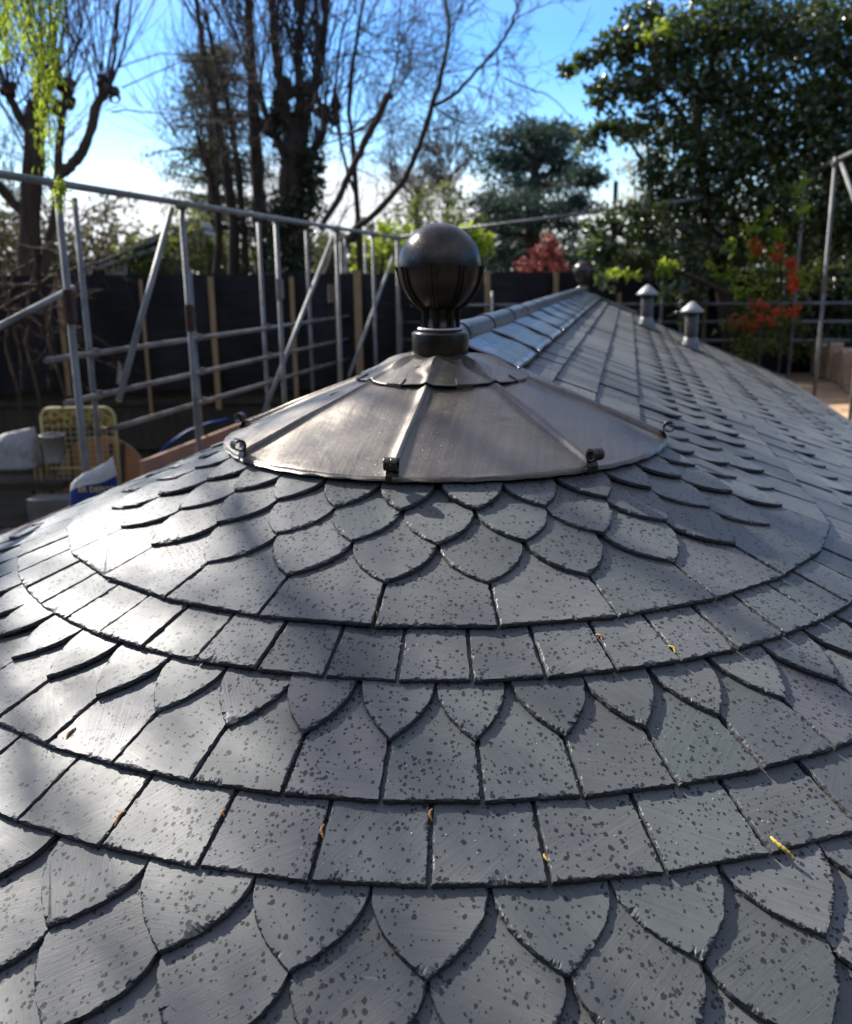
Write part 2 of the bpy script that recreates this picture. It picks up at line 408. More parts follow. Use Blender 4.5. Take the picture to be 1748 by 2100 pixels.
# (tail radius, shape, joint phase, slates per half turn unit, band name)
COURSES = [
    (.352, 'flat', 0, 2, 'upper'), (.507, 'flat', 1, 2, 'upper'), (.672, 'flat', 0, 2, 'upper'),
    (.852, 'round', 0, 2, 'scale_a'), (.980, 'round', 1, 2, 'scale_a'), (1.118, 'round', 0, 2, 'scale_a'), (1.2515, 'flat', 0, 2, 'scale_a'),
    (1.4005, 'flat', .5, 1, 'plain_a'),
    (1.546, 'point', .5, 1, 'scale_b'), (1.6756, 'flat', .5, 1, 'scale_b'), (1.8302, 'flat', 0, 1, 'plain_b'),
    (1.978, 'point', 0, 1, 'scale_c'), (2.118, 'point', .5, 1, 'scale_c'), (2.262, 'flat', .5, 1, 'plain_c'), (2.405, 'flat', 0, 1, 'plain_c'),
    (2.550, 'point', 0, 1, 'scale_d'), (2.695, 'flat', 0, 1, 'scale_d')]
bands = {}
def outline(kind, w0, wh, L, a, v_slope):
    # w0 half width at the tail, dw/dv = v_slope (width grows toward the tail)
    W = lambda v: w0 + v*v_slope
    sk, cut = rng.normal(0, .0025, 2)
    if kind == 'flat':
        return [(-W(-L), -L), (-w0, cut*.5), (w0, -cut*.5), (W(-L), -L)]
    p = 2.05 if kind == 'point' else 2.0
    left = []; m = 12
    for i in range(m+1):
        q = i/m                       # 0 shoulder, 1 tip
        v = -a*(1-q); ww = W(-a)*(1 - q**p) if kind == 'point' else W(-a)*((1-q**2.15)**.92)
        left.append((-ww + sk*q, v))
    if kind == 'point': left[-1] = (sk, 0)
    right = [(-x + 2*sk, v) for x, v in left[::-1]][1:]
    return [(-W(-L), -L)] + left + right + [(W(-L), -L)]
TT, TK, GAP = -.0050, .0102, .0078
for half in (0, 1):
    for ci, (R, kind, ph, mult, band) in enumerate(COURSES):
        S = bands.setdefault(band, Slates())
        Rp = COURSES[ci-1][0] if ci else R - .12
        Rpp = COURSES[ci-2][0] if ci > 1 else R - .26
        g = (R - Rp)/CT
        a = dict(flat=0, round=.150, point=.158)[kind]
        if kind == 'round': a = {.852: .13, .98: .142, 1.118: .158}[R]
        k = (TK + .0022)/max(g, .12)
        L = (R - Rpp)/CT + (.04 if kind == 'flat' else .10)
        if COURSES[ci-1][1] != 'flat': L = max(L, g + .20)
        step = D56*mult
        last = None
        on_cone = R > .73
        for j in range(-20, 21):
            bc = PHASE + (ph if mult == 1 else ph)*step*(1 if mult == 1 else .5) + (j + (0 if kind != 'flat' else .5))*step
            if mult == 1 and kind == 'flat': pass
            if abs(bc) > PI/2 + .001: continue
            last = bc if last is None else max(last, bc); first = bc if 'first' not in dir() or last == bc and j == 0 else 0
            if not on_cone: continue
            U, V, Nn = cone_frame(bc); O = cone(bc, R)
            w = R*math.tan(step/2) - GAP*.5; sl_ = CT*math.tan(step/2)
            if kind != 'flat': w -= 0
            O_ = turn(O) if half else O
            if half: U = np.array([-U[0], -U[1], U[2]]); V = np.array([-V[0], -V[1], V[2]]); Nn = np.array([-Nn[0], -Nn[1], Nn[2]])
            dist = np.linalg.norm(O_ - CAM)
            ds = .0034 if dist < 1.9 else .006 if dist < 3 else .014 if dist < 5 else .06
            S.add(O_, U, V, Nn, outline(kind, w, w, L, a, sl_), TT + rng.normal(0, .0006), k, TK, ds, dist > 5)
        # straight flank (x > 0), from the last cone slate to the far end
        edge = (last + step/2 - PI/2)*R if on_cone else (-.1 if ph else .03)
        wy = .27 if R > .7 else .30
        cnt = int((RIDGE_LEN - 2*0 - edge)/wy) + 1
        if half: cnt = min(cnt, 40)
        U0, V0, N0 = np.array([0, 1., 0]), np.array([CT, 0, -ST]), np.array([ST, 0, CT])
        for j in range(cnt):
            y = edge + (j + .5)*wy
            if y > RIDGE_LEN + .05: break
            O = np.array([R, y, APEX - SLOPE*R]); U, V, Nn = U0, V0, N0
            if half:
                O = turn(O); U = -U; V = np.array([-V[0], 0, V[2]]); Nn = np.array([-Nn[0], 0, Nn[2]])
            dist = np.linalg.norm(O - CAM)
            ds = .0042 if dist < 1.9 else .008 if dist < 3.2 else .016 if dist < 5 else .05
            if half: ds = .08
            S.add(O, U, V, Nn, outline(kind, wy/2 - GAP*.6, 0, L, a, 0), TT + rng.normal(0, .0008), k, TK, ds, half == 1 or dist > 6.5)

bld = thing('garden_building', 'round ended garden building with grey slate roof, lead cap and ball finials', 'building', (0, 0, GROUND))
def child(o, lab=None):
    o.location = (0, 0, -GROUND)
    if lab: o['label'] = lab
    return o
# roof deck under the slates
def stadium(r, off, n=28):
    P = [cone(-PI/2 + PI*i/n, r, off) for i in range(n+1)]
    return P + [turn(p) for p in P]
V = []; F = []
rr_ = [.02, .6, 1.2, 1.8, 2.3, EAVE-.03]
for r in rr_: V += stadium(r, -.036)
m = len(V)//len(rr_)
for i in range(len(rr_)-1):
    F += [(i*m+j, i*m+(j+1) % m, (i+1)*m+(j+1) % m, (i+1)*m+j) for j in range(m)]
roof = child(mesh('roof', V, F, MAT['deck'], bld))
BL = dict(upper=('straight_slates', 'straight cut slates below the ridge lead'), scale_a=('fishscale_slates', 'rounded fish scale slates next to the lead cap'),
          plain_a=('straight_slates', 'narrow straight cut slates below the upper scales'), scale_b=('fishscale_slates', 'pointed scale slates over one straight course'),
          plain_b=('straight_slates', 'straight cut slates below the middle scales'), scale_c=('fishscale_slates', 'two rows of pointed scale slates low on the roof'),
          plain_c=('straight_slates', 'straight cut slates low on the roof'), scale_d=('fishscale_slates', 'pointed scale slates along the eaves'))
for b, S in bands.items():
    o = S.build(BL[b][0], roof); o['label'] = BL[b][1]
# wall below the eaves
mbv = []
for z in (GROUND, APEX - SLOPE*EAVE - .02):
    mbv += [np.array([p[0], p[1], z]) for p in stadium(EAVE - .32, 0)]
m = len(mbv)//2
child(mesh('wall', mbv, [(j, (j+1) % m, m+(j+1) % m, m+j) for j in range(m)], MAT['wall'], bld))
ev = []
for (r, dz) in ((EAVE-.33, -.06), (EAVE-.02, -.06), (EAVE-.02, .0), (EAVE-.33, .0)):
    ev += [np.array([p[0], p[1], APEX - SLOPE*EAVE + dz]) for p in stadium(r, 0)]
m = len(ev)//4
child(mesh('eaves_board', ev, [(i*m+j, i*m+(j+1) % m, ((i+1) % 4)*m+(j+1) % m, ((i+1) % 4)*m+j) for i in range(4) for j in range(m)], MAT['board'], bld))

# ---- lead cap
def lead_cap(fn, near):
    cap = bpy.data.objects.new('lead_cap', None); COL.objects.link(cap); cap.parent = bld; child(cap)
    RE = .735
    for kq in range(-2, 2):
        b0, b1 = rad(45*kq), rad(45*(kq+1)); nb, nr = 40, 36
        V = []; F = []
        px_ = rng.uniform(0, 6, 6)
        for i in range(nr+1):
            q = i/nr; r = .20 + (RE - .20)*q
            for j in range(nb+1):
                t = j/nb; b = b0 + (b1-b0)*t
                e = min(t, 1-t)*(b1-b0)*r
                off = .017 + .0035*math.sin(3.1*q*PI + px_[0])*math.sin(2*t*PI + px_[1])*.6 + .002*math.sin(7*q + px_[2] + 5*t) + .010*math.exp(-(e/.016)**2)
                off += .004*q
                V.append(fn(cone(b, r, off)))
        # rounded, turned-down edge
        for jj, (dr, dz) in enumerate(((.006, .001), (.010, -.0105), (.010, -.009), (.005, -.013), (-.004, -.013))):
            for j in range(nb+1):
                b = b0 + (b1-b0)*j/nb; wob = .0015*math.sin(j*.9 + px_[3])
                V.append(fn(cone(b, RE + dr + wob, .021 + dz)))
        rows = nr + 1 + 5
        F = [(i*(nb+1)+j, i*(nb+1)+j+1, (i+1)*(nb+1)+j+1, (i+1)*(nb+1)+j) for i in range(rows-1) for j in range(nb)]
        mesh('lead_panel', V, F, MAT['lead'], cap, True)
    # side strip beyond the last roll, on the straight flank
    for s_ in (1, -1):
        V = []; F = []
        for i in range(25):
            r = .22 + (RE - .235)*i/24; wd = .21 - .14*(i/24)**1.5
            for j in range(9):
                y = wd*j/8
                V.append(fn(np.array([s_*(r + .016*ST), y, APEX - SLOPE*r + (.017 + .010*math.exp(-(y/.012)**2))*CT])))
        F = [(i*9+j, i*9+j+1, (i+1)*9+j+1, (i+1)*9+j) for i in range(24) for j in range(8)]
        mesh('lead_strip', V, F, MAT['lead'], cap, True)
    # rolls and scrolls
    for kq in range(-2, 3):
        b = rad(45*kq); u, d, n = cone_frame(b)
        path, NN, BB = [], [], []
        prof = [(-.021, .010), (-.017, .020), (-.012, .032), (-.004, .0385), (.005, .0375), (.0105, .030), (.013, .019), (.019, .010)]
        V = []; m = len(prof); rows = 30
        for i in range(rows+1):
            q = i/rows; r = .215 + (RE + .002 - .215)*q
            scl = .62 + .30*q; bend = .0025*math.sin(5*q + kq)
            hh = (.66 + .34*min(1, q*1.6)) * (1.0 if q < .985 else .8)
            c = cone(b, r)
            for (x, y) in prof: V.append(fn(c + u*(x*scl + bend) + n*((y*hh))))
        F = [(i*m+j, i*m+j+1, (i+1)*m+j+1, (i+1)*m+j) for i in range(rows) for j in range(m-1)]
        F.append(tuple(rows*m + j for j in range(m)))
        mesh('lead_roll', V, F, MAT['lead'], cap, True)
        # scroll: a doubled strap that climbs from the edge and curls outward
        dh = np.array([math.sin(b), -math.cos(b), 0]); up = np.array([0, 0, 1.])
        c0 = cone(b, RE + .004, .004)
        for sgn in (-1, 1):
            pts = [(-.010, -.004), (.001, -.0105), (.0075, .004), (.0085, .018), (.002, .032)]
            cx, cz, R0 = .0155, .052, .0195
            for i in range(38):
                a_ = rad(205) - rad(i*14.0); rr = R0*(1 - .36*i/37)
                pts.append((cx + rr*math.cos(a_), cz + rr*math.sin(a_)))
            pts = np.array(pts); seg = np.gradient(pts, axis=0); seg /= np.linalg.norm(seg, axis=1)[:, None]
            nn = np.stack([-seg[:, 1], seg[:, 0]], 1)
            P3 = [c0 + dh*p[0] + up*p[1] + u*(sgn*.0098) for p in pts]; N3 = [dh*q_[0] + up*q_[1] for q_ in nn]
            wv = .0090
            v_, f_ = sweep([fn(p) for p in P3], [fn(q_) - fn(np.zeros(3)) for q_ in N3], [fn(u) - fn(np.zeros(3))]*len(P3),
                           [(-wv, -.0016), (wv, -.0016), (wv, .0016), (-wv, .0016)])
            if sgn < 0: VV, FF = v_, f_
            else: FF = FF + [tuple(i + len(VV) for i in q_) for q_ in f_]; VV = VV + v_
        o = mesh('scroll', VV, FF, MAT['leaddark'], cap, False)
        bv = o.modifiers.new('bevel', 'BEVEL'); bv.width = .0009; bv.segments = 2; bv.limit_method = 'ANGLE'
    # skirt dressed over the rolls
    V = []; nb, nr = 200, 34
    b_lo, b_hi = rad(-112), rad(112)
    for i in range(nr+1):
        q = i/nr
        for j in range(nb+1):
            b = b_lo + (b_hi - b_lo)*j/nb
            ph = (b/rad(45) + .5) % 1 - .5              # 0 on a roll
            near_roll = math.exp(-((ph*rad(45)*(.09+.19*q))/.0125)**2)
            re = .284 - .004*math.cos(2*PI*ph) + .002*math.sin(9*b) - (.003*near_roll)
            r = .070 + (re - .070)*q
            crest = (1 - abs(ph)*2)
            off = .006 + .034*math.sin(PI*min(1, q*.80 + .12))*.9 - .004
            off += .020*(crest**1.6 - .45)*math.sin(PI*q)**.8
            off -= .006*math.exp(-((abs(ph)-.17)/.07)**2)*math.exp(-((q-.86)/.12)**2)
            off += .003*math.sin(6*b + 4*q)*q
            off = max(off, .0280) if q > .25 else max(off, .017)
            sm = min(1, max(0, (q - .45)/.4)); off += (.0350 - off)*near_roll*sm*sm*(3 - 2*sm)
            if abs(b) > PI/2:                            # past the corner it lies on the straight flank
                y = r*math.sin(abs(b) - PI/2); x = r*math.cos(abs(b) - PI/2)*(1 if b > 0 else -1)
                xx = abs(x); p = np.array([x, y, APEX - SLOPE*xx + off*.9])
            else: p = cone(b, r, off)
            V.append(fn(p))
    F = [(i*(nb+1)+j, i*(nb+1)+j+1, (i+1)*(nb+1)+j+1, (i+1)*(nb+1)+j) for i in range(nr) for j in range(nb)]
    o = mesh('lead_skirt', V, F, MAT['lead'], cap, True)
    so_ = o.modifiers.new('solid', 'SOLIDIFY'); so_.thickness = .0028; so_.offset = 1
    for kq in (-2, -1, 0, 1):                            # folded clips at the skirt's edge
        b = rad(45*kq + 24); u, d, n = cone_frame(b); c = cone(b, .283, .030)
        mb = MB(); w = .027
        for s0, s1, h0, h1 in ((-.034, .004, .003, .0015), (.004, .009, .0015, -.010)):
            pts = [c + u*sx_*w*(1 if s0 > -.03 else (.82 if e == s0 else 1)) + d*e + n*(h + dz) for e, h in ((s0, h0), (s1, h1)) for sx_ in (-1, 1) for dz in (0, -.0105)]
            mb.add([fn(p) for p in pts], [(0, 2, 6, 4), (1, 5, 7, 3), (0, 4, 5, 1), (2, 3, 7, 6), (0, 1, 3, 2), (4, 6, 7, 5)])
        mb.build('clip', MAT['lead'], cap)
    return cap
LOW = np.array([0, 0, .009])
lead_cap(lambda p: np.asarray(p, float) - LOW, True)
lead_cap(lambda p: turn(np.asarray(p, float) - LOW), False)

# ---- ridge lead
def ridge_flashing(s_):
    V = []; F = []; ys = [.085]
    while ys[-1] < RIDGE_LEN - .2: ys.append(ys[-1] + .765)
    ys[-1] = RIDGE_LEN - .085
    for a, b in zip(ys[:-1], ys[1:]):
        k = len(V); ph = rng.uniform(0, 6, 3); nx, ny = 10, 14
        for i in range(ny+1):
            q = i/ny; y = a - .03 + (b - a + .03)*q
            for j in range(nx+1):
                x = .02 + .219*j/nx + .002*math.sin(9*q + ph[0])*(j == nx)
                off = .026 - .008*q + .0012*math.sin(8*q + ph[1] + j*.5) + .0015*math.sin(j*1.1 + ph[2])
                if j == nx: off -= .006
                V.append((s_*(x + off*ST), y, APEX - SLOPE*x + off*CT))
        F += [(k+i*(nx+1)+j, k+i*(nx+1)+j+1, k+(i+1)*(nx+1)+j+1, k+(i+1)*(nx+1)+j) for i in range(ny) for j in range(nx)]
        kk = len(V)                                         # front lip of the lap and lower edge lip
        for j in range(nx+1):
            p = V[k+j]; V.append((p[0], p[1] + .002, p[2] - .006))
        F += [(k+j, kk+j, kk+j+1, k+j+1) for j in range(nx)]
        kk = len(V)
        for i in range(ny+1):
            p = V[k+i*(nx+1)+nx]; V.append((p[0] + s_*.001, p[1], p[2] - .010))
        F += [(k+i*(nx+1)+nx, k+(i+1)*(nx+1)+nx, kk+i+1, kk+i) for i in range(ny)]
    return child(mesh('ridge_flashing', V, F, MAT['leadsky'], bld, True))
for s_ in (1, -1): ridge_flashing(s_)
y = .06
rows = [.06, .30, .95, 1.70, 2.34, 3.05, 3.72, 4.68, 5.4, 6.1, 6.8, 7.5, 8.2, 8.9, 9.5, RIDGE_LEN-.06]
for a, b in zip(rows[:-1], rows[1:]):
    V = []; prof = [(-.050, -.020), (-.049, .018), (-.040, .040), (-.022, .053), (0, .057), (.022, .053), (.040, .040), (.049, .018), (.050, -.020)]
    m = len(prof); ny = 10
    for i in range(ny+1):
        q = i/ny; yy = a - .035 + (b - a + .035)*q; e = .0035*(1-q) + .0014*math.sin(6*q + a)
        for (x, z) in prof:
            V.append((x*(1 + e*12), yy, APEX + .004 + z + e))
    F = [(i*m+j, i*m+j+1, (i+1)*m+j+1, (i+1)*m+j) for i in range(ny) for j in range(m-1)] + [tuple(range(m))]
    child(mesh('ridge_roll', V, F, MAT['leadmid'], bld, True))
mb = MB(); mb.tube([(.165, .494, APEX-.058), (.2, .49, APEX-.072), (.235, .482, APEX-.088), (.246, .478, APEX-.102), (.243, .472, APEX-.116), (.236, .47, APEX-.113)], .0022, 6)
child(mb.build('wire_clip', MAT['coupler'], bld, True))

# ---- finials
def finial(loc):
    fo = bpy.data.objects.new('finial', None); COL.objects.link(fo); fo.parent = bld; fo.location = (loc[0], loc[1], loc[2] - GROUND)
    n = 64; prof = []; R = .1385
    for i in range(49):
        a = PI*(i/48)*.865; prof.append((max(R*math.sin(a), 1e-4), R*math.cos(a)*(1.10 if a > PI/2 else 1)))
    V, F = revolve(prof, n)
    V = [np.array(v)*(1 + .006*math.sin(4*math.atan2(v[1], v[0]) + 2 + 9*v[2]) + .004*math.sin(23*v[2] + 3*math.atan2(v[1], v[0]))) for v in V]
    mesh('ball', V, F, MAT['leaddark'], fo, True)
    V, F = revolve([(.062, -.118), (.057, -.138), (.057, -.165), (.061, -.199), (.068, -.204)], 40); mesh('neck', V, F, MAT['leaddark'], fo, True)
    for kq in range(8):
        a = rad(45*kq - 90); dv = np.array([math.cos(a), math.sin(a), 0]); tv = np.array([-math.sin(a), math.cos(a), 0])
        path, NN = [], []
        for i in range(22):
            t = rad(92 - 2.0 + i*2.94)                 # polar angle down from the equator
            path.append(dv*((R + .001)*math.sin(t)) + np.array([0, 0, (R + .001)*math.cos(t)*(1.10 if t > PI/2 else 1)])); NN.append(dv*math.sin(t) + np.array([0, 0, math.cos(t)]))
        for z in (-.137, -.146, -.158, -.174, -.198):
            path.append(dv*(.0590) + np.array([0, 0, z])); NN.append(dv)
        V = []
        prof = [(-.0155, -.002), (-.0155, .0048), (-.004, .0036), (-.0033, .0088), (.0005, .0094), (.0015, .0036), (.0155, .0048), (.0155, -.002)]
        for i, (p, q_) in enumerate(zip(path, NN)):
            sw = 1.0 - .25*min(1, i/26); fl = .0035 if i == 0 else (.0012 if i == 1 else 0)
            for (x, h) in prof: V.append(p + tv*x*sw*(1.12 if i == 0 else 1) + q_*(h + (fl if abs(x) > .01 else fl*1.6)))
        m = len(prof)
        F = [(i*m+j, i*m+(j+1) % m, (i+1)*m+(j+1) % m, (i+1)*m+j) for i in range(len(path)-1) for j in range(m)] + [tuple(range(m))[::-1]]
        mesh('strap', V, F, MAT['leaddark'], fo, False)
    V = []; F = []; n1, n2 = 180, 8                     # rope of solder round the foot of the neck
    for i in range(n1):
        a = 2*PI*i/n1
        for j in range(n2):
            t = 2*PI*j/n2; r = .0065*(1 + .30*math.sin(54*a + t))
            V.append(((.069 + r*math.cos(t))*math.cos(a), (.069 + r*math.cos(t))*math.sin(a), -.205 + r*math.sin(t)))
    F = [(i*n2+j, ((i+1) % n1)*n2+j, ((i+1) % n1)*n2+(j+1) % n2, i*n2+(j+1) % n2) for i in range(n1) for j in range(n2)]
    mesh('solder_rope', V, F, MAT['solder'], fo, True)
    V, F = revolve([(.02, -.2115), (.088, -.212), (.0945, -.215), (.0965, -.222), (.0965, -.284), (.0945, -.290), (.088, -.292)], 64)
    mesh('collar', V, F, MAT['leaddark'], fo, True)
    return fo
f1 = finial((-.010, -.004, .030)); f1['label'] = 'near lead ball finial with strapped lower half'
f2 = finial((0, RIDGE_LEN, .030)); f2.rotation_euler.z = .3; f2['label'] = 'far lead ball finial at the end of the ridge'

# ---- vent pipes through the slates
for (x, y, hgt, r) in ((.815, 7.47, .36, .066), (1.26, 6.99, .38, .068)):
    vp = bpy.data.objects.new('vent_pipe', None); COL.objects.link(vp); vp.parent = bld; z0 = APEX - SLOPE*x
    vp.location = (x, y, z0 - GROUND)
    V, F = revolve([(r*1.0, -.06), (r, hgt), (r*.8, hgt+.01)], 28); mesh('pipe', V, F, MAT['leaddark'], vp, True)
    Rv = np.array(Matrix.Rotation(math.atan(SLOPE), 3, 'Y')); mb = MB(); mb.box((.01, 0, .004), (.34, .32, .006), Rv); mb.build('flashing', MAT['leadmid'], vp)
    V, F = revolve([(r*1.45, -.02), (r*1.3, .03), (r*1.06, .10), (r*1.0, .105)], 28); mesh('collar', V, F, MAT['leadmid'], vp, True)
    V, F = revolve([(r*.9, hgt-.012), (r*1.72, hgt-.02), (r*1.76, hgt-.006), (r*1.25, hgt+.030), (r*.55, hgt+.072), (.012, hgt+.088), (.0005, hgt+.09)], 28)
    mesh('cowl', V, F, MAT['cowl'], vp, True)

# ---- rain drops standing on the near slates
def droplets():
    V = []; F = []
    ico_v, ico_f = revolve([(1, 0), (.86, .42), (.5, .72), (.001, .84)], 7)
    ico_v = np.array(ico_v)
    cnt = 0
    for _ in range(1500):
        b = rng.uniform(rad(-75), rad(60)); r = math.sqrt(rng.uniform(.76**2, 2.1**2))
        ci = next(i for i, c in enumerate(COURSES) if c[0] > r)
        R, kind = COURSES[ci][0], COURSES[ci][1]
        if kind != 'flat': continue
        g = (R - COURSES[ci-1][0])/CT; off = TT - (TK + .0022)/max(g, .12)*(R - r)/CT + .0012
        if R - r < .012: continue
        s = rng.uniform(.0009, .0021); u, d, n = cone_frame(b); c = cone(b, r, off)
        k = len(V); V += list(c + s*(ico_v[:, :1]*u + ico_v[:, 1:2]*d*1.15 + ico_v[:, 2:]*n)); F += [tuple(i + k for i in q) for q in ico_f]
    o = mesh('raindrops', V, F, MAT['water'], roof, True); o['kind'] = 'stuff'
droplets()

# ------------------------------------------------------------------ small fallen bits on the slates
def bit(name, R, b, ln, wd, ang, mat, label, cat, off=.021):
    b = rad(b); u, d, n = cone_frame(b); c = cone(b, R, off)
    dr = d*math.cos(ang) + u*math.sin(ang); sd_ = np.cross(n, dr)
    P = np.array([c + dr*ln*(t - .5) + sd_*wd*.6*math.sin(t*4 + R*9) + n*.003*math.sin(t*3) for t in np.linspace(0, 1, 16)])
    prof = wd*(np.sin(np.linspace(.25, PI-.2, 16))**.5)*.5*(1 + .22*np.sin(np.arange(16)*2.4))
    v, f = tube_arr(P, prof, 8, True); v = v + rng.normal(0, wd*.05, v.shape)
    tag(mesh(name, v, f, mat, None, True), label, cat, 'catkins and bud scraps caught between the slates')
bit('catkin', 1.831, 29.96, .052, .0075, .15, MAT['catkin'], 'largest yellow catkin, lying over a slate edge near the lower right of the roof', 'catkin', .000)
bit('bud_scrap', 1.741, 3.55, .030, .006, .1, MAT['husk'], 'orange bud scrap in the joint between two straight slates, near the middle of the roof', 'bud scrap', -.0105)
bit('bud_scrap', 1.773, -9.40, .036, .006, -.1, MAT['husk'], 'longest orange bud scrap, in a joint on the sunlit left side', 'bud scrap', -.0105)
bit('bud_scrap', 1.726, -2.95, .016, .005, .2, MAT['husk'], 'tiny pinkish bud scrap in a joint, left of the middle orange one', 'bud scrap', -.0105)
bit('bud_scrap', 1.700, 9.97, .026, .005, 0, MAT['husk'], 'thin orange bud scrap at the upper end of a joint, right of the middle one', 'bud scrap', -.0105)
bit('catkin', 1.788, 16.5, .022, .005, .1, MAT['catkin'], 'small yellow catkin in a lower joint, between the thin orange scrap and the largest catkin', 'catkin', -.0105)
bit('catkin', 1.365, 32.6, .026, .006, .2, MAT['catkin'], 'yellow mossy catkin in a joint of the narrow slates on the right', 'catkin', -.0105)
bit('bud_scrap', 1.304, 26.2, .020, .006, .2, MAT['husk'], 'orange bud scrap in a joint of the narrow slates, uphill from the yellow catkin', 'bud scrap', -.0105)
bit('bud_scrap', 1.215, 3.45, .020, .005, 0, MAT['husk'], 'orange bud scrap in the joint of two wide slates below the lead cap', 'bud scrap', -.0105)
bit('bud_scrap', 1.640, -17.9, .034, .005, .3, MAT['husk'], 'brown bud scrap in a joint at the far left of the scale course', 'bud scrap', -.009)

# ------------------------------------------------------------------ ground
def ground():
    V = []; F = []; n = 60
    xs = np.concatenate([np.linspace(-600, -40, 8), np.linspace(-36, 36, n), np.linspace(40, 600, 8)])
    for y in xs:
        for x in xs:
            V.append((x, y + 10, GROUND + (.04*math.sin(x*1.3)*math.cos(y*1.1) if abs(x) < 37 and abs(y) < 37 else 0)))
    m = len(xs)
    F = [(i*m+j, i*m+j+1, (i+1)*m+j+1, (i+1)*m+j) for i in range(m-1) for j in range(m-1)]
    o = mesh('ground', V, F, MAT['ground'], None, True); o['kind'] = 'structure'
ground()

# ------------------------------------------------------------------ scaffolding
TR = .0245
def scaffold(name, label):
    s = thing(name, label, 'scaffolding', (0, 0, 0)); return s
def pole(par, name, a, b, mat='galv', r=TR):
    mb = MB(); mb.tube([a, b], r, 12); return mb.build(name, MAT[mat], par, False)
def smooth_sides(o):
    o.data.polygons.foreach_set('use_smooth', [len(p.vertices) == 4 for p in o.data.polygons]); return o
def coupler(par, p, ax='y'):
    mb = MB(); p = np.array(p, float)
    d = dict(x=(1, 0, 0), y=(0, 1, 0), z=(0, 0, 1))[ax]; d = np.array(d)*.032
    mb.tube([p - d, p + d], .041, 8); mb.box(p + np.array([.035, .012, .012]), (.03, .03, .05)); mb.tube([p + np.array([.02, -.03, .02]), p + np.array([.075, -.03, .025])], .007, 6)
    return mb.build('coupler', MAT['coupler'], par)
left = scaffold('scaffolding', 'galvanised tube scaffolding along the left side and far end of the slate roof')
XI, XO = -3.0, -3.9
for y, top in ((2.52, .60), (4.27, .61), (6.42, .59), (8.52, .58), (10.28, .56), (11.75, .58)):
    smooth_sides(pole(left, 'upright', (XI, y, GROUND), (XI, y, top)))
    coupler(left, (XI, y, .585), 'y')
for y, top in ((4.17, .66), (6.2, .1), (8.2, .66), (10.0, .64), (11.9, .6)):
    smooth_sides(pole(left, 'upright', (XO, y, GROUND), (XO, y, top)))
    for z in (-.61, -.97, -1.29): coupler(left, (XO + .03, y, z), 'y')
smooth_sides(pole(left, 'top_rail', (XI + .055, -2.5, .60), (XI + .055, 11.9, .58)))
for z, y0 in ((-.61, 3.45), (-.97, 3.65), (-1.29, 4.35)):
    smooth_sides(pole(left, 'guard_rail', (XO + .055, y0, z), (XO + .055, 12.4, z - .02)))
for z, px0, dy in ((-1.9, 0, 0),):
    for y in (2.52, 4.27, 6.42, 8.52, 10.28): smooth_sides(pole(left, 'transom', (-2.75, y + .06, z - .03), (XO - .2, y + .06, z - .03)))
    for k in range(4):
        mb = MB(); mb.box((XI - .14 - k*.235, 5.5, z + .02), (.225, 13.4, .038)); mb.build('scaffold_board', MAT['board'], left)
mb = MB(); mb.box((XO + .09, 8.7, -1.77), (.038, 8.0, .225)); mb.build('toe_board', MAT['board'], left)
for a, b in (((352, 428), (243, 822)), ((684, 482), (536, 860)), ((806, 527), (716, 773))):
    p, q = onx(*a, XI - .06), onx(*b, XI - .06); smooth_sides(pole(left, 'brace', p, q))
smooth_sides(pole(left, 'brace', onx(-60, 700, XI - .5), onx(150, 590, XI - .5), 'galv', .022))
for (y, z, m_) in ((2.52, -.17, 'rust'), (4.27, -.32, 'rust'), (8.2, -.2, 'coupler'), (6.42, -.12, 'galv')):
    mb = MB(); mb.tube([(XI, y, z-.11), (XI, y, z+.11)], .0315, 10); mb.box((XI+.03, y, z), (.02, .045, .2)); mb.build('sleeve', MAT[m_], left)
# far end run
YF = 11.95
for z, x1 in ((-.47, 3.9), (-.74, 3.9), (-1.02, 3.9)):
    smooth_sides(pole(left, 'guard_rail', (XO, YF + .05, z), (x1, YF + .05, z)))
smooth_sides(pole(left, 'top_rail', (-3.0, 11.85, .60), (1.6, 11.88, 1.06)))
for px in (704, 753, 822, 1357, 1398, 1010):
    p = ony(px, 640, YF); tp = .55 if px < 900 else (.0 if px > 1300 else -.25); smooth_sides(pole(left, 'upright', (p[0], YF, GROUND), (p[0], YF, tp)))
    for z in (-.47, -.74, -1.02): coupler(left, (p[0], YF + .03, z), 'x')
right = scaffold('scaffolding', 'galvanised tube scaffolding along the right side, in front of the evergreen tree')
XR = 3.05
for y, top in ((7.75, .9), (9.84, 1.36), (11.95, 1.38)):
    smooth_sides(pole(right, 'upright', (XR, y, GROUND), (XR, y, top))); coupler(right, (XR, y, 1.27), 'y')
smooth_sides(pole(right, 'top_rail', (XR + .05, 2.0, 1.25), (XR + .05, 12.1, 1.37)))
smooth_sides(pole(right, 'brace', (XR + .06, 9.80, 1.28), (XR + .06, 6.6, -.45)))
mb = MB(); mb.tube([(XR, 9.84, -.28), (XR, 9.84, -.05)], .033, 10); mb.build('sleeve', MAT['coupler'], right)
mb = MB(); mb.tube([(XR, 11.95, -.28), (XR, 11.95, -.08)], .033, 10); mb.build('sleeve', MAT['rust'], right)
for px, y in ((1602, 12.6), (1560, 12.7)):
    p = ony(px, 700, y); smooth_sides(pole(right, 'upright', (p[0], y, GROUND), (p[0], y, .1 if px > 1580 else -.8)))

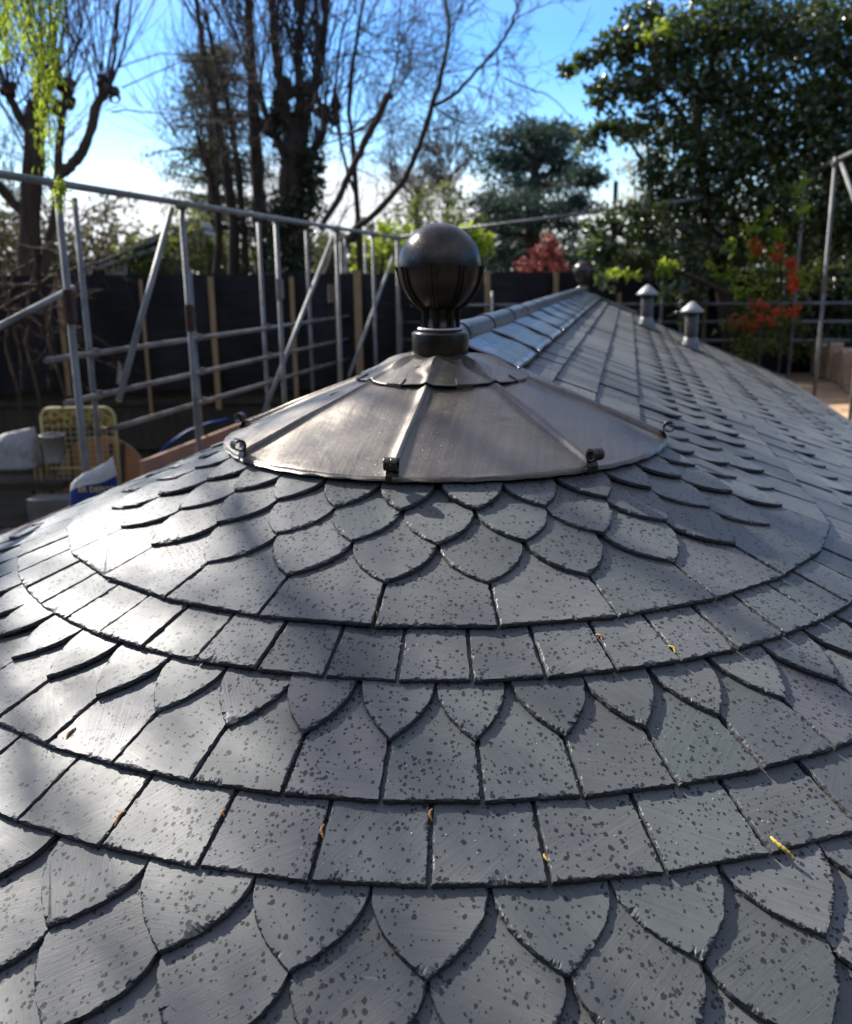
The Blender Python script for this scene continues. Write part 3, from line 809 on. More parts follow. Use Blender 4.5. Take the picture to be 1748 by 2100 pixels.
# ------------------------------------------------------------------ fence with black membrane
FD = 15.6
def fp(px, z, d=FD): p = at(px, 575, d); return np.array([p[0], p[1], z])
fe = thing('fence', 'brown board fence hung with black membrane behind the scaffolding', 'fence', tuple(fp(700, GROUND)))
def fchild(o): o.location = tuple(-np.array(fe.location)); return o
V = []; F = []; nx, nz = 120, 14
for i in range(nx+1):
    px = -420 + (2250)*i/nx
    for j in range(nz+1):
        q = j/nz; zt = .10 - .10*(i/nx) - .03*math.sin(i*.7)*0; z = zt*(1-q) + (-1.80 - .04*math.sin(i*.4))*q
        o_ = .05*math.sin(px*.021 + q*3.5) + .03*math.sin(px*.05 - 6*q) + .02*math.sin(px*.11 + q*9)
        V.append(fp(px, z, FD - .10 + o_))
F = [(i*(nz+1)+j, i*(nz+1)+j+1, (i+1)*(nz+1)+j+1, (i+1)*(nz+1)+j) for i in range(nx) for j in range(nz)]
fchild(mesh('membrane', V, F, MAT['membrane'], fe, True))
mb = MB(); px = -420; bw = 12
Rf = np.stack([SIDE, HEAD, [0, 0, 1]], 1)
while px < 1830:
    mb.box(fp(px, (GROUND - .45)/2 - .05 + rng.normal(0, .01), FD + .06 + rng.normal(0, .006)), (.098, .022, -GROUND - .5), Rf); px += bw
fchild(mb.build('board_panel', MAT['fence'], fe))
mb = MB()
for z in (-2.0, -2.75): mb.box(fp(700, z, FD + .02), (19.5, .05, .10), Rf)
fchild(mb.build('fence_rail', MAT['fence'], fe))
for px, w, tp, bt in ((118, .075, .02, -1.85), (288, .045, 0, -2.2), (432, .085, .03, -2.1), (598, .07, .01, -2.2), (690, .06, .0, -2.0), (733, .12, .10, -1.9), (816, .075, .0, -2.2), (1000, .085, .05, -1.9), (1141, .08, .03, -1.9), (1272, .06, -.3, -1.9), (-40, .07, 0, -2), (1450, .06, -.2, -2)):
    mb = MB(); mb.box(fp(px, (tp+bt)/2, FD - .24), (w, .045, tp - bt), Rf); fchild(mb.build('batten', MAT['batten'], fe))
c = [fp(219, -1.66, FD-.26), fp(239, -1.66, FD-.26), fp(233, -1.40, FD-.25), fp(228, -1.28, FD-.25)]
b_ = [p + HEAD*.02 for p in c]
fchild(mesh('lit_gap', c + b_, [(0, 1, 2, 3), (7, 6, 5, 4), (0, 4, 5, 1), (1, 5, 6, 2), (2, 6, 7, 3), (3, 7, 4, 0)], MAT['gaplight'], fe))  # thin pale patch standing for the lit gap

# ------------------------------------------------------------------ yard clutter on the left
TD = 13.6
def yard(px, py, d=TD): return at(px, py, d)
def cage():
    base = yard(181, 1062)
    t = thing('cage_trolley', 'yellow wire cage trolley with rusted solid panel along its top', 'trolley', tuple(base))
    X = np.array(SIDE); Z = np.array([0, 0, 1.]); Y = np.array(HEAD)
    H, Wd = 1.66, .54
    def P(x, z, y=0): return X*x + Z*z + Y*y
    fr = MB(); pts = [P(-Wd, 0), P(-Wd, H-.17)] + [P(-Wd+.15-.15*math.cos(a), H-.15+.15*math.sin(a)) for a in np.linspace(.2, PI/2, 6)] + [P(Wd-.15+.15*math.sin(a), H-.15+.15*math.cos(a)) for a in np.linspace(0, PI/2-.2, 6)] + [P(Wd, H-.17), P(Wd, 0)]
    fr.tube(pts, .022, 8); fr.tube([P(-Wd, .76), P(Wd, .76)], .014, 8); fr.tube([P(-Wd, .05), P(Wd, .05)], .016, 8); fr.build('frame', MAT['yellow'], t, True)
    pn = MB(); pn.box(P(0, H-.165), (1.02, .012, .25), Rf); pn.build('top_panel', MAT['yellowrust'], t)
    pn = MB(); pn.box(P(0, .17), (1.02, .012, .26), Rf); pn.build('bottom_panel', MAT['yellowrust'], t)
    wm = MB()
    for z in np.arange(.34, H-.31, .088): wm.tube([P(-Wd, z), P(Wd, z)], .0045, 5)
    for x in np.arange(-Wd+.06, Wd, .088): wm.tube([P(x, .3, .006), P(x, H-.29, .006)], .0045, 5)
    wm.build('wire_mesh', MAT['yellow'], t)
    sf = MB()                                   # folded side gate standing just left of it
    for x, y in ((-Wd-.13, -.1), (-Wd-.05, -.12)): sf.tube([P(x, .12, y), P(x, H-.36, y)], .021, 8)
    for z in (.3, 1.18): sf.tube([P(-Wd-.24, z, -.12), P(-Wd+.02, z, -.08)], .012, 6)
    sf.build('side_gate', MAT['yellow'], t, True)
    for x in (-Wd, Wd):
        v, f = revolve([(.001, -.02), (.05, -.02), (.055, 0), (.05, .02), (.001, .02)], 14)
        Rw = np.stack([HEAD, [0, 0, 1], SIDE], 1); mesh('castor', [Rw @ p + P(x, -.02) for p in v], f, MAT['dark'], t, True)
cage()
def disc():
    c = yard(214, 985, TD + .7); r = .69
    t = thing('cable_drum', 'round orange plywood disc standing on edge behind the yellow cage trolley', 'cable drum', tuple(c))
    v, f = revolve([(.001, -.012), (r, -.012), (r, .012), (.001, .012)], 56); Rw = np.stack([SIDE, [0, 0, 1], HEAD], 1)
    mesh('flange', [Rw @ p for p in v], f, MAT['ply'], t)
    v, f = revolve([(r-.004, -.016), (r+.012, -.016), (r+.012, .016), (r-.004, .016)], 56); mesh('rim', [Rw @ p for p in v], f, MAT['plyedge'], t)
    for a in (1.2, 1.45):
        mb = MB(); mb.box(SIDE*(.12 if a < 1.3 else .30) + np.array([0, 0, .1]) - HEAD*.03, (.07, .02, 1.0), Rf @ np.array(Matrix.Rotation(.10, 3, 'Y'))); mb.build('brace_slat', MAT['fence'], t)
disc()
mb = MB(); pp = [(300, 985), (318, 940), (345, 912), (385, 885), (430, 868), (470, 860)]
mb.tube([yard(x, y, TD - .2 + .02*i) for i, (x, y) in enumerate(pp)], .022, 8)
tag(mb.build('water_pipe', MAT['pipe'], None, True), 'bent blue plastic water pipe beside the plywood disc', 'pipe')
def sack(name, c, w, h, d, mat, label, lean=.06):
    n, m = 22, 14; V = []; ph = rng.uniform(0, 6, 4)
    for j in range(m+1):
        q = j/m
        for i in range(n):
            a = 2*PI*i/n; sx_ = math.copysign(abs(math.cos(a))**.55, math.cos(a)); sy_ = math.copysign(abs(math.sin(a))**.55, math.sin(a))
            tw = (1 - .15*(q**3)) * (1 + .03*math.sin(3*a + 5*q + ph[0])); th_ = (1 - .82*q**2.5)*(1 + .1*math.sin(2*a + 8*q + ph[1]))
            zz = h*q + (lean*h*math.cos(a) if q > .7 else 0)*(q-.7)/.3*2
            V.append(SIDE*(w/2*sx_*tw) + HEAD*(d/2*sy_*th_) + np.array([0, 0, zz]))
    F = [(j*n+i, j*n+(i+1) % n, (j+1)*n+(i+1) % n, (j+1)*n+i) for j in range(m) for i in range(n)] + [tuple(m*n+i for i in range(n)), tuple(range(n))[::-1]]
    return V, F, n, m
def builders_bag():
    base = at(206, 1142, 5.9)
    t = thing('builders_bag', 'white and blue builders bag with yellow lettering, behind the left scaffold upright', 'bag', tuple(base))
    V, F, n, m = sack('bag', base, .335, .58, .18, None, '', .08)
    Fb = [f for f in F if min(f)//n < 12]; Fw = [f for f in F if f not in Fb]
    for nm, ff, mt in (('white_sack', Fw, 'bagwhite'), ('blue_print', Fb, 'bagblue')):
        us = sorted({i for f in ff for i in f}); mp_ = {i: k for k, i in enumerate(us)}
        mesh(nm, [V[i] for i in us], [tuple(mp_[i] for i in f) for f in ff], MAT[mt], t, True)
    def txt(s, size, x, z):
        cu = bpy.data.curves.new('lettering', 'FONT'); cu.body = s; cu.size = size; cu.extrude = .0015; cu.space_character = 1.05; cu.offset = size*.012
        ob = bpy.data.objects.new('tmp', cu); COL.objects.link(ob)
        dg = bpy.context.evaluated_depsgraph_get(); me = bpy.data.meshes.new_from_object(ob.evaluated_get(dg)); bpy.data.objects.remove(ob)
        me.name = 'lettering'; o = link('lettering', me, MAT['letter'], t)
        o.matrix_local = Matrix(((SIDE[0], 0, -HEAD[0], 0), (SIDE[1], 0, -HEAD[1], 0), (0, 1, 0, 0), (0, 0, 0, 1))) @ Matrix.Translation((x, z, 0.060 if z > .4 else .082))
    txt('ER DEPOT', .050, -.078, .452); txt('B', .075, -.150, .31); txt('C', .06, -.145, .24); txt('BU', .05, -.070, .33)
builders_bag()
def white_bag():
    base = yard(42, 958, TD - .4)
    V, F, n, m = sack('s', base, .60, .52, .42, None, '')
    tag(mesh('rubble_sack', [v + base for v in V], F, MAT['sackshade'], None, True), 'slumped pale rubble sack at the far left, beside a white tub', 'sack')
white_bag()
b0 = yard(112, 944, TD - .5); mb = MB(); v, f = revolve([(.13, 0), (.165, .36), (.172, .36), (.172, .39), (.15, .39)], 24); mb.add([np.array(p) + b0 - np.array([0, 0, .02]) for p in v], f)
tag(mb.build('tub', MAT['sackshade'], None, True), 'pale plastic tub next to the pale rubble sack', 'tub')
bn = MB(); 
for px, py, d, w, h in ((60, 990, TD, 1.2, .10), (60, 1075, TD - .2, 1.5, .12)):
    bn.box(at(px, py, d), (w, .6, h), Rf)
tag(bn.build('work_bench', MAT['fence'], None), 'dark timber bench carrying the pale sack and the tub', 'bench')
for (px, py, w, h, lab) in ((112, 1042, .62, .32, 'grey concrete block pile nearest the yellow cage trolley'), (150, 1085, .75, .22, 'wide low grey concrete block below the block pile'), (40, 1110, .5, .3, 'dark grey concrete block at the far left')):
    mb = MB(); mb.box(at(px, py, TD - 1.0), (w, .35, h), Rf); o = tag(mb.build('concrete_block', MAT['grey'], None), lab, 'concrete block')
    bv = o.modifiers.new('b', 'BEVEL'); bv.width = .012; bv.segments = 2

# low stone wall at the right
def stone_wall():
    mb = MB(); y = 5.6
    while y < 13.5:
        w = rng.uniform(.16, .34); hgt = rng.uniform(.46, .62)
        R_ = np.array(Matrix.Rotation(rng.normal(0, .06), 3, 'Z') @ Matrix.Rotation(rng.normal(0, .07), 3, 'X'))
        mb.box((3.72 + rng.normal(0, .06), y + w/2, -1.62 + hgt/2), (.2, w*.86, hgt), R_); y += w
    o = tag(mb.build('stone_wall', MAT['stone'], None), 'low tan stone wall between the eaves and the evergreen tree', 'stone wall')
    bv = o.modifiers.new('b', 'BEVEL'); bv.width = .03; bv.segments = 2
    V = [(3.0, 4, -1.66), (3.7, 4, -1.62), (3.7, 14, -1.62), (3.0, 14, -1.66), (3.0, 4, GROUND), (3.7, 4, GROUND), (3.7, 14, GROUND), (3.0, 14, GROUND)]
    g = mesh('terrace', V, [(0, 1, 2, 3), (0, 3, 7, 4), (0, 4, 5, 1), (3, 2, 6, 7)], MAT['stone'], None); g['kind'] = 'structure'
    V = [(3.8, 2, -1.2), (40, 2, -1.0), (40, 60, -1.0), (3.8, 60, -1.2), (3.8, 2, GROUND), (3.8, 60, GROUND)]
    g = mesh('raised_bed', V, [(0, 1, 2, 3), (0, 3, 5, 4)], MAT['ground'], None); g['kind'] = 'structure'
stone_wall()

# ------------------------------------------------------------------ vegetation
def tubes(name, branches, mat, parent, n=5):
    VV = []; FF = []; k = 0
    for P, r in branches:
        P = np.asarray(P, float); r = np.broadcast_to(np.asarray(r, float), (len(P),))
        nn = n if r.max() > .05 else (4 if r.max() > .012 else 3)
        nn = 10 if r.max() > .14 else nn
        v, f = tube_arr(P, r, nn, False); VV.append(v); FF += [tuple(i + k for i in q) for q in f]; k += len(v)
    V = np.concatenate(VV)
    me = bpy.data.meshes.new(name); me.from_pydata(V.tolist(), [], FF); me.polygons.foreach_set('use_smooth', [True]*len(me.polygons)); me.update()
    return link(name, me, mat, parent)
def leaves(name, C, size, mat, parent, aspect=.5, droop=0.0, out=None, tone=None):
    n = len(C); C = np.asarray(C, float); size = np.broadcast_to(size, (n,))*rng.uniform(.6, 1.25, n)
    d = rng.normal(0, 1, (n, 3)); d[:, 2] -= droop; d /= np.linalg.norm(d, axis=1)[:, None]
    q = rng.normal(0, 1, (n, 3)); q[:, 2] += .8
    if out is not None: q += out*1.0
    s = np.cross(d, q); s /= np.linalg.norm(s, axis=1)[:, None] + 1e-9
    nrm = np.cross(s, d)
    L = size[:, None]; Wd = L*aspect*.5
    V = np.stack([C, C + d*L*.45 + s*Wd + nrm*L*.07, C + d*L, C + d*L*.45 - s*Wd + nrm*L*.07, C + d*L*.5 - nrm*L*.02], 1).reshape(-1, 3)
    b = np.arange(n)*5
    F = np.stack([np.stack([b, b+1, b+2, b+4], 1), np.stack([b, b+4, b+2, b+3], 1)], 1).reshape(-1, 4)
    me = bpy.data.meshes.new(name); me.vertices.add(len(V)); me.vertices.foreach_set('co', V.ravel())
    me.loops.add(F.size); me.loops.foreach_set('vertex_index', F.ravel()); me.polygons.add(len(F)); me.polygons.foreach_set('loop_start', np.arange(len(F))*4)
    me.update(calc_edges=True)
    a = me.attributes.new('lrand', 'FLOAT', 'POINT'); t = rng.random(n) if tone is None else tone; a.data.foreach_set('value', np.repeat(t, 5).astype(np.float32))
    return link(name, me, mat, parent)
def wander(p, d, L, n, jit, up=0.0, sag=0.0):
    P = [np.array(p, float)]; d = np.array(d, float); d /= np.linalg.norm(d)
    for i in range(n):
        d = d + rng.normal(0, jit, 3) + np.array([0, 0, up - sag*i/n]); d /= np.linalg.norm(d); P.append(P[-1] + d*L/n)
    return np.array(P)
def grow(out, p, d, L, r, depth, jit=.16, up=.05, kids=(3, 6), shrink=.62, spread=.9, rmin=.003, sag=0.0):
    n = 6 if depth > 1 else 5
    P = wander(p, d, L, n, jit, up, sag); R = np.linspace(r, max(r*.45, rmin), n+1); out.append((P, R))
    if depth <= 0: return
    for _ in range(rng.integers(kids[0], kids[1]+1)):
        t = rng.uniform(.25, 1.0); i = min(int(t*n), n-1); q = P[i] + (P[i+1]-P[i])*(t*n - i)
        dd = P[i+1]-P[i]; dd /= np.linalg.norm(dd); s = rng.normal(0, 1, 3); s -= dd*np.dot(s, dd); s /= np.linalg.norm(s)
        grow(out, q, dd + s*spread*rng.uniform(.5, 1.1), L*shrink*rng.uniform(.7, 1.15), max(R[i]*.6, rmin), depth-1, jit, up, kids, shrink, spread, rmin, sag)
def tree(name, label, cat, base, group=None): return thing(name, label, cat, tuple(base), group)
def rel(parent, o): o.location = tuple(-np.array(parent.location)); return o
def pxline(pts, d): return np.array([at(x, y, d + (e[0] if e else 0)) for x, y, *e in pts])
def densify(P, m=4, jit=0.0):
    out = []
    for i in range(len(P)-1):
        for j in range(m): out.append(P[i] + (P[i+1]-P[i])*j/m + rng.normal(0, jit, 3))
    out.append(P[-1]); return np.array(out)
def gnd(px, d, z=GROUND): p = at(px, 575, d); p[2] = z; return p

def limb(out, pts, d, r0, r1, m=4, jit=.03):
    Q = pxline(pts, d); m += 1; P = []
    for i in range(len(Q)-1):                      # a smooth curve through the points
        a, b, c, e = Q[max(i-1, 0)], Q[i], Q[i+1], Q[min(i+2, len(Q)-1)]
        for j in range(m):
            t = j/m; P.append(.5*(2*b + (c-a)*t + (2*a - 5*b + 4*c - e)*t*t + (3*b - a - 3*c + e)*t**3) + rng.normal(0, jit*.3, 3))
    P.append(Q[-1]); P = np.array(P); r = np.linspace(r0, r1, len(P))*.82*(1 + rng.normal(0, .05, len(P))); out.append((P, r)); return P
def shoots(out, P, r_tw, n, L, depth, up=.12, spread=.5, along=(0, 1), kids=(2, 4), bias=None):
    for _ in range(int(n*2.3)):
        i = int(rng.uniform(along[0], along[1])*(len(P)-1)); d = rng.normal(0, spread, 3); d[2] = abs(d[2])*.5 + 1.0
        if bias is not None: d = d + bias
        grow(out, P[i], d, L*rng.uniform(.6, 1.4), r_tw*rng.uniform(.4, 1.1), depth, .06, up, kids, .55, .7, .0045)

# left pollarded tree
def pollard_left():
    D = 19.0; b = gnd(62, D)
    t = tree('pollarded_tree', 'pollarded bare tree with knobbly trunk beyond the left end of the fence', 'tree', b)
    tr = []; br = []
    P = limb(tr, [(66, 1000), (62, 700), (60, 540), (62, 430), (70, 320), (72, 235)], D, .30, .23, 4, .03)
    L1 = limb(tr, [(75, 470), (30, 420), (-10, 370), (-40, 320)], D, .13, .10)
    L2 = limb(tr, [(88, 560), (112, 440), (120, 330), (128, 240), (140, 180)], D, .12, .08)
    L3 = limb(tr, [(120, 360), (152, 335), (178, 290), (200, 215), (222, 185)], D, .14, .10)
    L4 = limb(tr, [(72, 280), (40, 240), (15, 190)], D, .12, .09); L5 = limb(tr, [(72, 240), (95, 190), (110, 160)], D, .14, .09)
    for p in (L1[-1], L2[-1], L3[-1], L4[-1], L5[-1], P[-1], L2[-5]):
        for _ in range(6):
            q = p + rng.normal(0, .09, 3); tr.append((np.array([q, q + rng.normal(0, .07, 3) + [0, 0, .09]]), [.12, .06]))
    for L_, n in ((L1, 7), (L2, 7), (L3, 8), (L4, 9), (L5, 11), (P, 10)): shoots(br, L_, .022, n, 2.3, 2, along=(.75, 1))
    for L_ in (P, L1, L2): shoots(br, L_, .010, 16, .9, 2, .02, 1.2, (.2, 1))
    # long whips with fine side twigs leaning right
    limb(br, [(222, 185), (235, 120), (238, 50), (246, -30)], D, .05, .03); limb(br, [(222, 187), (255, 95), (268, 20), (275, -40)], D, .04, .02)
    for s_ in ((240, 140), (250, 180), (228, 230)):
        p = at(*s_, D); grow(br, p, SIDE*1.0 + np.array([0, 0, .25]), 1.9, .016, 3, .15, .0, (3, 5), .62, .8, .004)
    rel(t, tubes('trunk', tr, MAT['barkwarm'], t, 8)); rel(t, tubes('branches', br, MAT['twig'], t, 4))
    # dead wood and brambles hanging at the foot, this side of the fence
    b2 = gnd(40, 14.2); t2 = tree('bare_shrub', 'tangled leafless shrub with long trailing stems in front of the membrane', 'shrub', b2)
    br = []
    for _ in range(26):
        p = at(rng.uniform(-60, 130), rng.uniform(480, 640), 14.4 + rng.normal(0, .3)); grow(br, p, SIDE*rng.normal(0, 1) + np.array([0, 0, rng.normal(-.5, .5)]), 1.3, .014, 2, .2, -.02, (2, 4), .6, .9, .0045, .1)
    for pts in ([(-20, 690), (60, 640), (125, 592), (190, 560)], [(-10, 640), (60, 600), (130, 560), (210, 535), (290, 500), (350, 470)], [(0, 590), (70, 585), (120, 560), (180, 548)], [(5, 560), (20, 640), (40, 720), (45, 800)], [(70, 560), (95, 640), (105, 760)]):
        limb(br, pts, 14.0, .03, .014)
    for px in (20, 60, 110): br.append((densify(np.array([gnd(px, 14.2), at(px - 5, 700, 14.2), at(px + 8, 560, 14.3)]), 3, .03), np.linspace(.035, .02, 7)))
    rel(t2, tubes('stems', br, MAT['barkwarm'], t2, 5))
pollard_left()

# ivy-clad pollard group in the middle
def pollard_mid():
    D = 22.0; b = gnd(600, D)
    t = tree('pollarded_tree', 'tallest pollarded bare tree, its lower trunk wrapped in dark ivy', 'tree', b)
    tr = []; br = []
    P = limb(tr, [(598, 1000), (596, 700), (594, 560), (596, 430), (604, 330), (612, 245)], D, .42, .33, 4, .04)
    A = limb(tr, [(600, 330), (585, 240), (572, 150), (560, 60), (556, -40)], D, .17, .07)
    B = limb(tr, [(615, 260), (640, 200), (655, 130), (668, 40), (675, -40)], D, .16, .06)
    Cc = limb(tr, [(608, 300), (615, 200), (612, 110), (618, 30), (616, -40)], D, .15, .07)
    Dd = limb(tr, [(640, 420), (636, 330), (660, 280), (672, 220)], D, .13, .09)
    E = limb(tr, [(590, 330), (556, 260), (530, 190), (500, 120)], D, .12, .06)
    for p in (A[6], B[5], Cc[5], Dd[-1], E[5], P[-1], P[-4]):
        for _ in range(7):
            q = p + rng.normal(0, .12, 3); tr.append((np.array([q, q + rng.normal(0, .1, 3) + [0, 0, .12]]), [.14, .07]))
    for L_, n in ((A, 10), (B, 12), (Cc, 10), (Dd, 9), (E, 9)): shoots(br, L_, .026, n, 2.6, 2, along=(.3, 1))
    shoots(br, P, .012, 40, 1.0, 2, .03, 1.1, (.4, 1))
    for s_, dr in (((660, 250), 1), ((650, 300), 1), ((670, 190), 1), ((680, 120), 1), ((560, 200), -1)):
        p = at(*s_, D); grow(br, p, SIDE*dr + np.array([0, 0, .1]), 2.2, .018, 3, .16, .02, (3, 5), .62, .8, .004)
    rel(t, tubes('trunk', tr, MAT['bark'], t, 8)); rel(t, tubes('branches', br, MAT['twig'], t, 4))
    C = []
    for p, r, n in [(q, .55, 300) for q in P[4:16]] + [(q, .35, 110) for q in Dd[:7]] + [(q, .3, 60) for q in A[:6]]:
        v = rng.normal(0, 1, (n, 3)); v /= np.linalg.norm(v, axis=1)[:, None]; C.append(p + v*r*rng.uniform(.6, 1.1, (n, 1)))
    rel(t, leaves('ivy', np.concatenate(C), .13, MAT['ivy'], t, .8))
    # slimmer companion stems to its left
    D2 = 23.0; b = gnd(520, D2); t = tree('bare_tree', 'slender bare tree with several upright stems left of the ivy clad trunk', 'tree', b)
    tr = []; br = []
    S1 = limb(tr, [(535, 1000), (540, 560), (530, 380), (520, 220), (512, 60), (508, -40)], D2, .26, .09)
    S2 = limb(tr, [(470, 1000), (480, 560), (476, 430), (455, 300), (430, 180), (410, 60), (398, -40)], D2, .20, .05)
    S3 = limb(tr, [(505, 560), (490, 360), (470, 230), (440, 110), (420, 20)], D2, .12, .04)
    S4 = limb(tr, [(445, 560), (450, 470), (440, 400), (424, 330), (405, 280)], D2, .14, .07)
    for L_, n in ((S1, 16), (S2, 14), (S3, 10), (S4, 8)): shoots(br, L_, .020, n, 2.0, 2, .08, .9, (.35, 1))
    rel(t, tubes('trunk', tr, MAT['bark'], t, 8)); rel(t, tubes('branches', br, MAT['twig'], t, 4))
    C = []
    for p in S1[3:9]:
        v = rng.normal(0, 1, (170, 3)); v /= np.linalg.norm(v, axis=1)[:, None]; C.append(p + v*.42*rng.uniform(.5, 1.1, (170, 1)))
    rel(t, leaves('ivy', np.concatenate(C), .12, MAT['ivy'], t, .8))
pollard_mid()

# leaning bare tree whose limbs cross the sky
def leaning():
    D = 17.5; b = gnd(640, D); t = tree('bare_tree', 'leaning bare tree whose long curved limb rises above the ball finial', 'tree', b)
    tr = []; br = []
    tr.append((densify(np.array([gnd(600, D), at(660, 600, D), at(700, 500, D), at(735, 465, D)]), 4, .02), np.linspace(.14, .085, 13)))
    A = limb(tr, [(735, 466), (775, 432), (822, 378), (850, 325), (868, 275), (888, 215), (903, 165)], D, .075, .05)
    A2 = limb(tr, [(903, 165), (912, 120), (920, 60), (916, 0), (908, -50)], D, .05, .03)
    A3 = limb(tr, [(888, 215), (925, 200), (960, 165), (1000, 120), (1035, 80), (1060, 20), (1085, -40)], D, .042, .022)
    Bm = limb(tr, [(655, 470), (690, 415), (720, 350), (748, 290), (775, 240), (797, 197)], D, .07, .085)
    tr.append((np.array([at(797, 200, D), at(801, 190, D)]), [.095, .06]))
    B2 = limb(br, [(790, 215), (806, 170), (815, 120), (818, 60), (825, -30)], D, .03, .014)
    B3 = limb(br, [(660, 250), (690, 275), (730, 268), (770, 240)], D, .026, .03)
    limb(br, [(870, 270), (900, 265), (935, 262), (960, 235), (985, 180)], D, .014, .008); limb(br, [(1035, 160), (1080, 180), (1130, 200), (1180, 250)], D + 2, .02, .01)
    for L_, n, d_ in ((A2, 9, 3), (A3, 16, 3), (B2, 8, 3), (A[8:], 7, 3), (B3, 4, 2)):
        for _ in range(n):
            i = rng.integers(0, len(L_)); d = rng.normal(0, .7, 3) + np.array([0, 0, .35]) + SIDE*.25; grow(br, L_[i], d, 1.25*rng.uniform(.5, 1.3), .012, d_, .2, .03, (2, 5), .62, .85, .0036)
    rel(t, tubes('trunk', tr, MAT['bark'], t, 8)); rel(t, tubes('branches', br, MAT['twig'], t, 4))
    D = 21; b = gnd(740, D); t = tree('bare_tree', 'fine twigged bare tree filling the sky left of the curved limb', 'tree', b)
    tr = []; br = []
    S = limb(tr, [(742, 1000), (738, 560), (730, 380), (718, 200), (735, 60), (760, -60)], D, .10, .03)
    S_ = limb(tr, [(730, 400), (700, 300), (690, 150), (720, 0)], D, .05, .02)
    for L_ in (S, S_):
        for _ in range(16):
            i = rng.integers(len(L_)//4, len(L_)); grow(br, L_[i], rng.normal(0, .8, 3) + np.array([0, 0, .4]), 1.7, .014, 3, .17, .02, (3, 5), .62, .9, .004)
    rel(t, tubes('trunk', tr, MAT['bark'], t, 6)); rel(t, tubes('branches', br, MAT['twig'], t, 4))
leaning()

def blobs(specs, dens, leaf, flat=1.0):           # (px, py, half width px, half height px, distance)
    C = []; O = []
    for (px, py, rx, ry, d) in specs:
        c = at(px, py, d); ax, az = rx/1908*d, ry/1908*d; n = int(dens*ax*az*10)
        nc = max(3, int(n/24))                     # leaves gather in sprays
        v = rng.normal(0, 1, (nc, 3)); v /= np.linalg.norm(v, axis=1)[:, None]; v *= rng.uniform(.35, 1.05, (nc, 1))
        cc = np.repeat(v, 24, 0); w = rng.normal(0, .20, (len(cc), 3)); q = cc + w
        C.append(c + q[:, :1]*ax*SIDE + q[:, 1:2]*HEAD*min(ax, az)*.9 + q[:, 2:]*np.array([0, 0, az])*flat); O.append(q)
    return np.concatenate(C), np.concatenate(O)

# dark conifer between the pollards
def conifer():
    D = 30; b = gnd(430, D); t = tree('conifer', 'dark ragged conifer standing between the two pollarded trees', 'tree', b)
    tr = []; P = limb(tr, [(440, 1000), (438, 500), (436, 300), (440, 120)], D, .32, .10); C = []
    lv = [(120, 60), (150, 70), (185, 80), (230, 95), (275, 105), (320, 125), (365, 118), (410, 110), (455, 120), (500, 120)]
    for (y, w) in lv:
        for _ in range(9):
            a = rng.uniform(0, 2*PI); L = w/1908*D*rng.uniform(.6, 1.1); p0 = at(440, y + rng.normal(0, 12), D)
            d = SIDE*math.cos(a) + HEAD*math.sin(a) + np.array([0, 0, .05]); br = wander(p0, d, L, 8, .06, 0, .12); tr.append((br, np.linspace(.05, .012, 9)))
            for i in range(2, 9):
                n = 20; C.append(br[i] + rng.normal(0, 1, (n, 3))*np.array([.26, .26, .07]) - np.array([0, 0, .05]))
    rel(t, tubes('trunk', tr, MAT['bark'], t, 6)); rel(t, leaves('crown', np.concatenate(C), .20, MAT['needle'], t, .22, .4))
conifer()
# distant cedar
def cedar():
    D = 42; b = gnd(1090, D); t = tree('cedar_tree', 'broad blue green cedar with flat tiers above the red shrub', 'tree', b)
    tr = []; C = []
    limb(tr, [(1092, 800), (1092, 500), (1096, 380), (1100, 280)], D, .55, .16)
    tiers = [(1080, 268, 75, 11), (1130, 262, 60, 9), (1060, 300, 78, 12), (1150, 300, 70, 12), (1025, 330, 48, 13), (1110, 335, 75, 12), (1185, 345, 45, 11), (1045, 372, 60, 13), (1140, 378, 70, 12), (1010, 405, 46, 14), (1090, 415, 70, 13), (1175, 420, 55, 11), (1040, 445, 62, 13), (1120, 455, 70, 14), (1000, 470, 50, 12), (1200, 360, 26, 8)]
    for (x, y, w, h_) in tiers:
        c = at(x + rng.normal(0, 6), y + rng.normal(0, 7), D + rng.normal(0, 2.2)); ax, az = w/1908*D, h_/1908*D
        tr.append((densify(np.array([at(1096, y + 22, D), c]), 4, .05), np.linspace(.16, .05, 5)))
        nc = 46; v = rng.uniform(-1, 1, (nc, 3)); v = v[np.hypot(v[:, 0], v[:, 1]) < 1]
        for q in v: C.append(c + SIDE*q[0]*ax + HEAD*q[1]*ax*.8 + np.array([0, 0, az*q[2]*1.5 - .25*q[0]**2]) + rng.normal(0, 1, (24, 3))*np.array([.30, .30, .09]))
    rel(t, tubes('trunk', tr, MAT['bark'], t, 6)); rel(t, leaves('crown', np.concatenate(C), .30, MAT['cedar'], t, .3, .2))
cedar()

